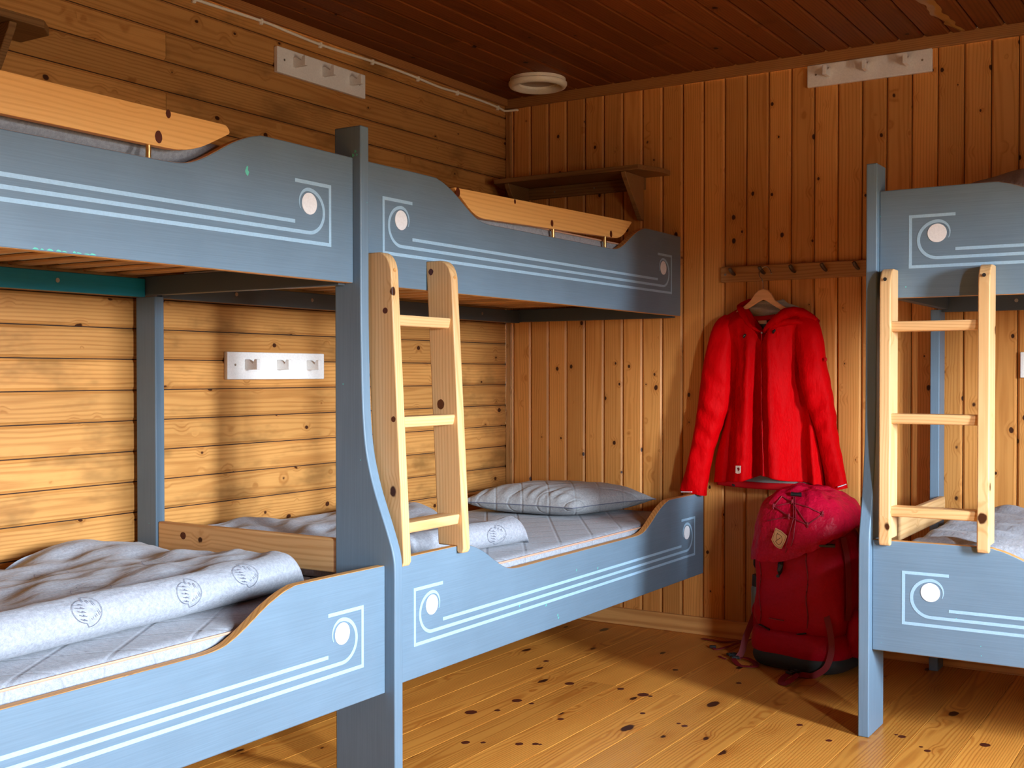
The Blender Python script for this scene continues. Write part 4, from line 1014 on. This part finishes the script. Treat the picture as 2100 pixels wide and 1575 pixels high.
if p: mb = MB(); mb.tube([p+Vector((-.018, 0, 0)), p+Vector((-.006, -.003, 0)), p+Vector((.006, -.003, 0)), p+Vector((.018, 0, 0))], [.009, .007, .007, .009], 12); mb.build('cord_lock', M['black'], pk)
mt = [bvh(o) for o in pk.children if o.name.startswith('main_body')][0]
p = onlid(1.452, .380, 0.010, mt)
if p:
    mb = MB(); mb.tube([p+Vector((.006, 0, .028)), p+Vector((.002, -.004, .012)), p+Vector((0, -.004, -.012)), p+Vector((-.002, 0, -.026))], [.006, .011, .010, .004], 12); mb.build('cord_lock', M['black'], pk)
    mb = MB(); mb.disc(p+Vector((-.004, -.010, -.030)), (0, -1, 0), .006, 12, .006); mb.build('cord_lock', M['black'], pk)
    q = onlid(1.476, .45, 0.006); 
    if q: mb = MB(); mb.tube([q, p+Vector((.006, -.004, .026))], .0016, 6); mb.build('lid_cord', M['cord'], pk)
# leather badge with the curled-animal line emblem
cB = onlid(1.4475, .484, 0.004)
f1 = onlid(1.4475+.02, .484, 0.004)-onlid(1.4475-.02, .484, 0.004); f2 = onlid(1.4475, .50, 0.004)-onlid(1.4475, .468, 0.004)
a_ = Vector((f1.x, f1.y, f1.z*0.3)).normalized(); b_ = (f2-a_*f2.dot(a_)).normalized(); n_ = a_.cross(b_); n_ = n_ if n_.dot(VD) < 0 else -n_
cB = cB+n_*0.004
def L2(px, py): return ((px-787)/26.25*0.00190, -(py-850)/26.25*0.00190*1.02)
bad = [L2(*q) for q in ((530, 355), (860, 470), (1205, 700), (1110, 1000), (960, 1340), (860, 1355), (700, 1310), (530, 1200), (420, 1060), (345, 940), (440, 640))]
pt = patch(bad, cB, 1.0, 'leather', 'leather_badge', pk, (a_, b_, n_), 0.002)
def inkline(pts, w, name='emblem_line'):
    mb = MB(); mb.ribbon([cB+n_*0.0021+a_*L2(*q)[0]+b_*L2(*q)[1] for q in pts], w, n_, 0.0004); mb.build(name, M['leatherink'], pt, smooth=False)
inkline([(550, 430), (860, 540), (1150, 725), (1070, 1000), (935, 1290), (830, 1300), (700, 1250), (550, 1130), (410, 940), (490, 660), (550, 430)], 0.0009)
inkline([(670, 600), (632, 690), (612, 790), (640, 880), (655, 965)], 0.0012)
inkline([(670, 600), (695, 655), (765, 668), (840, 695), (910, 760), (955, 850), (958, 950), (915, 1060), (850, 1135), (775, 1160), (690, 1125), (620, 1050), (585, 985)], 0.0014)
inkline([(835, 795), (825, 850), (735, 905), (660, 965), (635, 1005)], 0.0022)
# vertical piping seams of the front panel
for xs_ in (1.372, 1.548):
    P_ = [onlid(xs_+0.004*sin(k), 0.165+k*0.0225, 0.0015, mt) for k in range(13)]; P_ = [p for p in P_ if p]
    if len(P_) > 3: mb = MB(); mb.tube(P_, 0.0022, 6); mb.build('seam_piping', M['cord'], pk)
# small seam accents and side details
def onbody(x, z, off=0.003): return onlid(x, z, off, mt)
for a, b in (((1.372, .148), (1.412, .133)), ((1.505, .128), (1.548, .138))):
    P_ = [onlid(lerp(a[0], b[0], k/4), lerp(a[1], b[1], k/4)+0.012, 0.006, mt) for k in range(5)]; P_ = [p for p in P_ if p]
    if len(P_) > 2: mb = MB(); mb.tube(P_, 0.0045, 8, flat=0.6); mb.build('buckle_bar', M['black'], pk)
P_ = [onlid(lerp(1.408, 1.462, k/4), .187-0.002*k/4, 0.003, mt) for k in range(5)]; P_ = [p for p in P_ if p]
mb = MB(); mb.tube(P_, 0.004, 8, flat=0.4); mb.build('faded_band', plain('faded_red_band', (0.30, 0.06, 0.05), 0.7), pk)
def blob(c, r, name, mat, seed=0, rot=0, pw=2.2):
    mb = MB(); rings = []
    for i in range(1, 20):
        ph = pi*i/20-pi/2; rg = []
        for k in range(32):
            th = 2*pi*k/32; cx, sx_ = sup(th, pw); f = 1+0.10*nz(cos(th)*2+seed, sin(th)*2, ph*2)
            x = r[0]*cos(ph)**0.7*cx*f; y = r[1]*cos(ph)**0.7*sx_*f
            rg.append((c[0]+x*cos(rot)-y*sin(rot), c[1]+x*sin(rot)+y*cos(rot), max(c[2]+r[2]*sin(ph), 0.001)))
        rings.append(rg)
    mb.loft(rings, True); return mb.build(name, M[mat], pk, ang=70)
blob((1.705, -.245, .140), (.045, .10, .090), 'side_pocket', 'pack', 3)
blob((1.322, -.200, .150), (.040, .085, .085), 'side_pocket', 'pack', 8)
blob((1.715, -.165, .34), (.040, .07, .22), 'back_padding', 'blackcloth', 5)
blob((1.300, -.10, .14), (.05, .05, .04), 'hip_belt', 'blackcloth', 6)
mb = MB(); mb.tube([(1.306, -.215, .10), (1.306, -.215, .262), (1.307, -.215, .272)], [.031, .031, .026], 24); mb.build('flask', plain('grey_green_flask', (0.16, 0.19, 0.16), 0.3), pk)
mb = MB(); mb.tube([(1.307, -.215, .268), (1.309, -.215, .312)], [.030, .030], 24); mb.build('flask_cap', M['black'], pk, bevel=0.003)
def webbing(pts, w=0.022, name='strap', up=(0, 0, 1), mat='strap'):
    cp_ = catmull(pts, 6); mb = MB(); rings = []
    for i, p in enumerate(cp_):
        t = (cp_[min(i+1, len(cp_)-1)]-cp_[max(i-1, 0)]).normalized(); s_ = t.cross(Vector(up)); s_ = s_.normalized()*w/2; n2 = s_.cross(t).normalized()*0.0011
        rings.append([p+s_+n2, p+s_-n2, p-s_-n2, p-s_+n2])
    mb.loft(rings, True); return mb.build(name, M[mat], pk, ang=50)
webbing([(1.012, -.088, .004), (1.05, -.095, .005), (1.10, -.098, .004), (1.16, -.085, .010), (1.23, -.10, .03), (1.29, -.14, .07)], 0.020)
webbing([(1.110, -.205, .006), (1.135, -.228, .003), (1.165, -.175, .008), (1.19, -.12, .016), (1.26, -.11, .04)], 0.014, mat='cord')
webbing([(1.318, -.240, .230), (1.302, -.270, .150), (1.285, -.300, .085), (1.275, -.315, .030), (1.262, -.325, .006)], 0.024, up=(0.5, -1, 0))
webbing([(1.262, -.325, .004), (1.295, -.330, .012), (1.33, -.345, .006), (1.352, -.372, .004), (1.362, -.408, .004), (1.335, -.425, .005), (1.305, -.420, .004), (1.270, -.385, .012), (1.255, -.345, .008)], 0.020)
webbing([(1.225, -.355, .003), (1.205, -.345, .004), (1.19, -.335, .006)], 0.010, mat='cord')
webbing([(1.585, -.452, .010), (1.56, -.462, .012), (1.535, -.470, .010)], 0.026, up=(0, -0.6, 1))
webbing([(1.530, -.478, .020), (1.515, -.520, .012), (1.520, -.570, .006), (1.545, -.595, .010), (1.562, -.570, .022), (1.558, -.525, .022), (1.540, -.490, .018)], 0.022, up=(0, -0.6, 1))
webbing([(1.625, -.400, .235), (1.648, -.420, .170), (1.655, -.425, .105), (1.640, -.435, .045), (1.60, -.445, .012), (1.575, -.455, .008)], 0.022, up=(0.3, -1, 0))
def buckle(c, r, rot):
    mb = MB(); ca, sa = cos(rot), sin(rot)
    def q(a, b, z): return (c[0]+a*ca-b*sa, c[1]+a*sa+b*ca, c[2]+z)
    for (x0, x1, y0, y1) in ((-.024, .024, -.015, -.009), (-.024, .024, .009, .015), (-.024, -.016, -.009, .009), (.014, .024, -.009, .009), (-.004, .004, -.009, .009)):
        b = [q(x, y, z) for x in (x0*r, x1*r) for y in (y0*r, y1*r) for z in (0, .009)]
        mb.add(b, [(0, 1, 3, 2), (4, 6, 7, 5), (0, 4, 5, 1), (2, 3, 7, 6), (0, 2, 6, 4), (1, 5, 7, 3)])
    mb.build('buckle', M['black'], pk, bevel=0.0015)
buckle((1.250, -.330, .006), 1.0, 2.2); buckle((1.236, -.318, .010), 0.8, 0.9); buckle((1.532, -.478, .018), 1.0, 1.2); buckle((1.112, -.212, .003), 0.55, 0.4)
# side compression straps and lid tab
webbing([(1.335, -.285, .430), (1.322, -.290, .410), (1.316, -.292, .385)], 0.020, up=(0.5, -1, 0))
mb = MB(); mb.tube([(1.317, -.292, .392), (1.316, -.292, .364), (1.320, -.292, .352)], [.009, .008, .005], 10, flat=0.6); mb.build('strap_end', M['black'], pk)
buckle((1.630, -.400, .470), 1.2, 0.3)
webbing([(1.672, -.345, .50), (1.690, -.345, .40), (1.694, -.345, .28), (1.690, -.345, .20)], 0.026, up=(0.9, -0.5, 0))

# ------------------------------------------------------------------ single dark knots that stand out
KM = plain('dark_resin_knot', (0.085, 0.018, 0.008), 0.35)
def knot(parent, c, n, r, el=1.0, along=(0, 0, 1)):
    c = Vector(c); n = Vector(n).normalized(); b = Vector(along).normalized(); a = b.cross(n).normalized(); mb = MB(); k = 22
    ring = [c+a*cos(2*pi*i/k)*r*(1+.12*nz(i*.6, c.x*9, c.z*9))+b*sin(2*pi*i/k)*r*el*(1+.12*nz(i*.5, c.z*7, 2)) for i in range(k)]
    mb.add([p for p in ring]+[p+n*0.0003 for p in ring], [list(range(k, 2*k))]+[[i, (i+1) % k, k+(i+1) % k, k+i] for i in range(k)])
    mb.build('knot', KM, parent, smooth=False)

g_ = [o for o in near.children if o.name.startswith('guard_board')][0]; h_ = [o for o in far.children if o.name.startswith('guard_board')][0]
for y, z, r in ((-2.762, 1.610, .010), (-2.735, 1.6655, .007)): knot(g_, (XU-0.0049, y, z), NX, r, 1.35)
for y, z, r in ((-1.076, 1.6075, .009), (-0.643, 1.615, .010), (-1.632, 1.640, .011), (-1.312, 1.652, .006)): knot(h_, (XU-0.0049, y, z), NX, r, 1.25)

for i, (x, y, r) in enumerate([(.8444, -1.2427, .017), (.904, -1.2461, .009), (.8878, -.9648, .017), (.7906, -1.4336, .020), (.8508, -1.3707, .010), (1.1715, -.9564, .020), (1.2004, -.9595, .008), (1.073, -.9315, .012), (1.4354, -1.2033, .010),
        (1.4096, -1.1899, .007), (1.3919, -.644, .010), (1.134, -1.5965, .010), (1.1486, -1.5928, .006), (.9516, -1.694, .013), (.9957, -1.6665, .008), (1.0937, -1.6216, .012), (1.735, -1.0053, .010), (1.8593, -1.1083, .010), (1.2655, -1.151, .009),
        (1.0736, -1.3446, .010), (1.1255, -.5955, .011), (.6536, -.7351, .011), (2.0347, -.9556, .012), (2.0149, -.9458, .006), (2.1302, -1.0501, .010), (2.1062, -1.0237, .006), (2.2614, -.9063, .016)]):
    knot(floor, (x, y, 0.0003), (0, 0, 1), r*0.95, 1.15, along=(0, 1, 0))
st = [o for o in bpy.data.objects if o.name.startswith('stile')]
if len(st) > 1:
    knot(st[0], (.957, -2.0728, 1.260), (0, -1, 0), .008, 1.0); knot(st[0], (.984, -2.0728, .971), (0, -1, 0), .007, 1.1)
    knot(st[1], (.938, -1.7978, 1.004), (0, -1, 0), .012, 1.2); knot(st[1], (.9035, -1.7978, 1.386), (0, -1, 0), .008, 1.2)
eb = [o for o in far.children if o.name.startswith('end_board')][0]
knot(eb, (.2203, YPF-0.0283, .610), (0, -1, 0), .012, .9)

# chipped spots that show the older green coat
CH = plain('old_green_coat', (0.10, 0.55, 0.42), 0.6)
def chip(parent, pts, n):
    n = Vector(n); ps = [Vector(p) for p in pts]; k = len(ps); mb = MB()
    mb.add(ps+[p+n*0.0003 for p in ps], [list(range(k, 2*k))]+[[i, (i+1) % k, k+(i+1) % k, k+i] for i in range(k)]); mb.build('paint_chip', CH, parent, smooth=False)
ru = [o for o in near.children if o.name.startswith('upper_rail')][0]; rl_ = [o for o in near.children if o.name.startswith('lower_rail')][0]
X0 = XU+0.0001
chip(ru, [(X0, y, z) for y, z in ((-2.508, 1.578), (-2.504, 1.586), (-2.500, 1.584), (-2.501, 1.576), (-2.497, 1.572), (-2.501, 1.562), (-2.507, 1.566), (-2.510, 1.572))], NX)
rr = random.Random(12)
for i in range(9):
    y = -3.07+i*0.017+rr.uniform(-.004, .004); w = rr.uniform(.004, .009); h = rr.uniform(.0015, .005)
    chip(ru, [(X0, y-w, ZU+.003), (X0, y-w*.3, ZU+.003+h), (X0, y+w*.5, ZU+.0035+h*.6), (X0, y+w, ZU+.0028)], NX)
ps = [o for o in far.children if o.name.startswith('post')][0]
for (x, z, r) in ((.886, 1.672, .006), (.894, 1.682, .005), (.878, 1.668, .003), (.899, 1.6725, .004)):
    chip(ps, [(x+r*cos(a)*(.6+.4*sin(3*a+z)), YPN-0.0002, z+r*sin(a)*.8) for a in [2*pi*i/9 for i in range(9)]], (0, -1, 0))
X1 = XL_+0.0001
for y, z, w in ((-2.93, .268, .02), (-3.2, .325, .015)):
    chip(rl_, [(X1, y-w, z-.004), (X1, y+w, z+.002), (X1, y+w, z+.0032), (X1, y-w, z-.0028)], NX)
rf = [o for o in far.children if o.name.startswith('lower_rail')][0]
for y, z in ((-1.22, .290), (-1.225, .300), (-1.30, .345), (-1.10, .43), (-1.46, .37), (-.95, .415), (-1.02, .40)):
    chip(rf, [(X1, y-.003, z-.004), (X1, y+.002, z-.002), (X1, y+.003, z+.004), (X1, y-.001, z+.003)], NX)
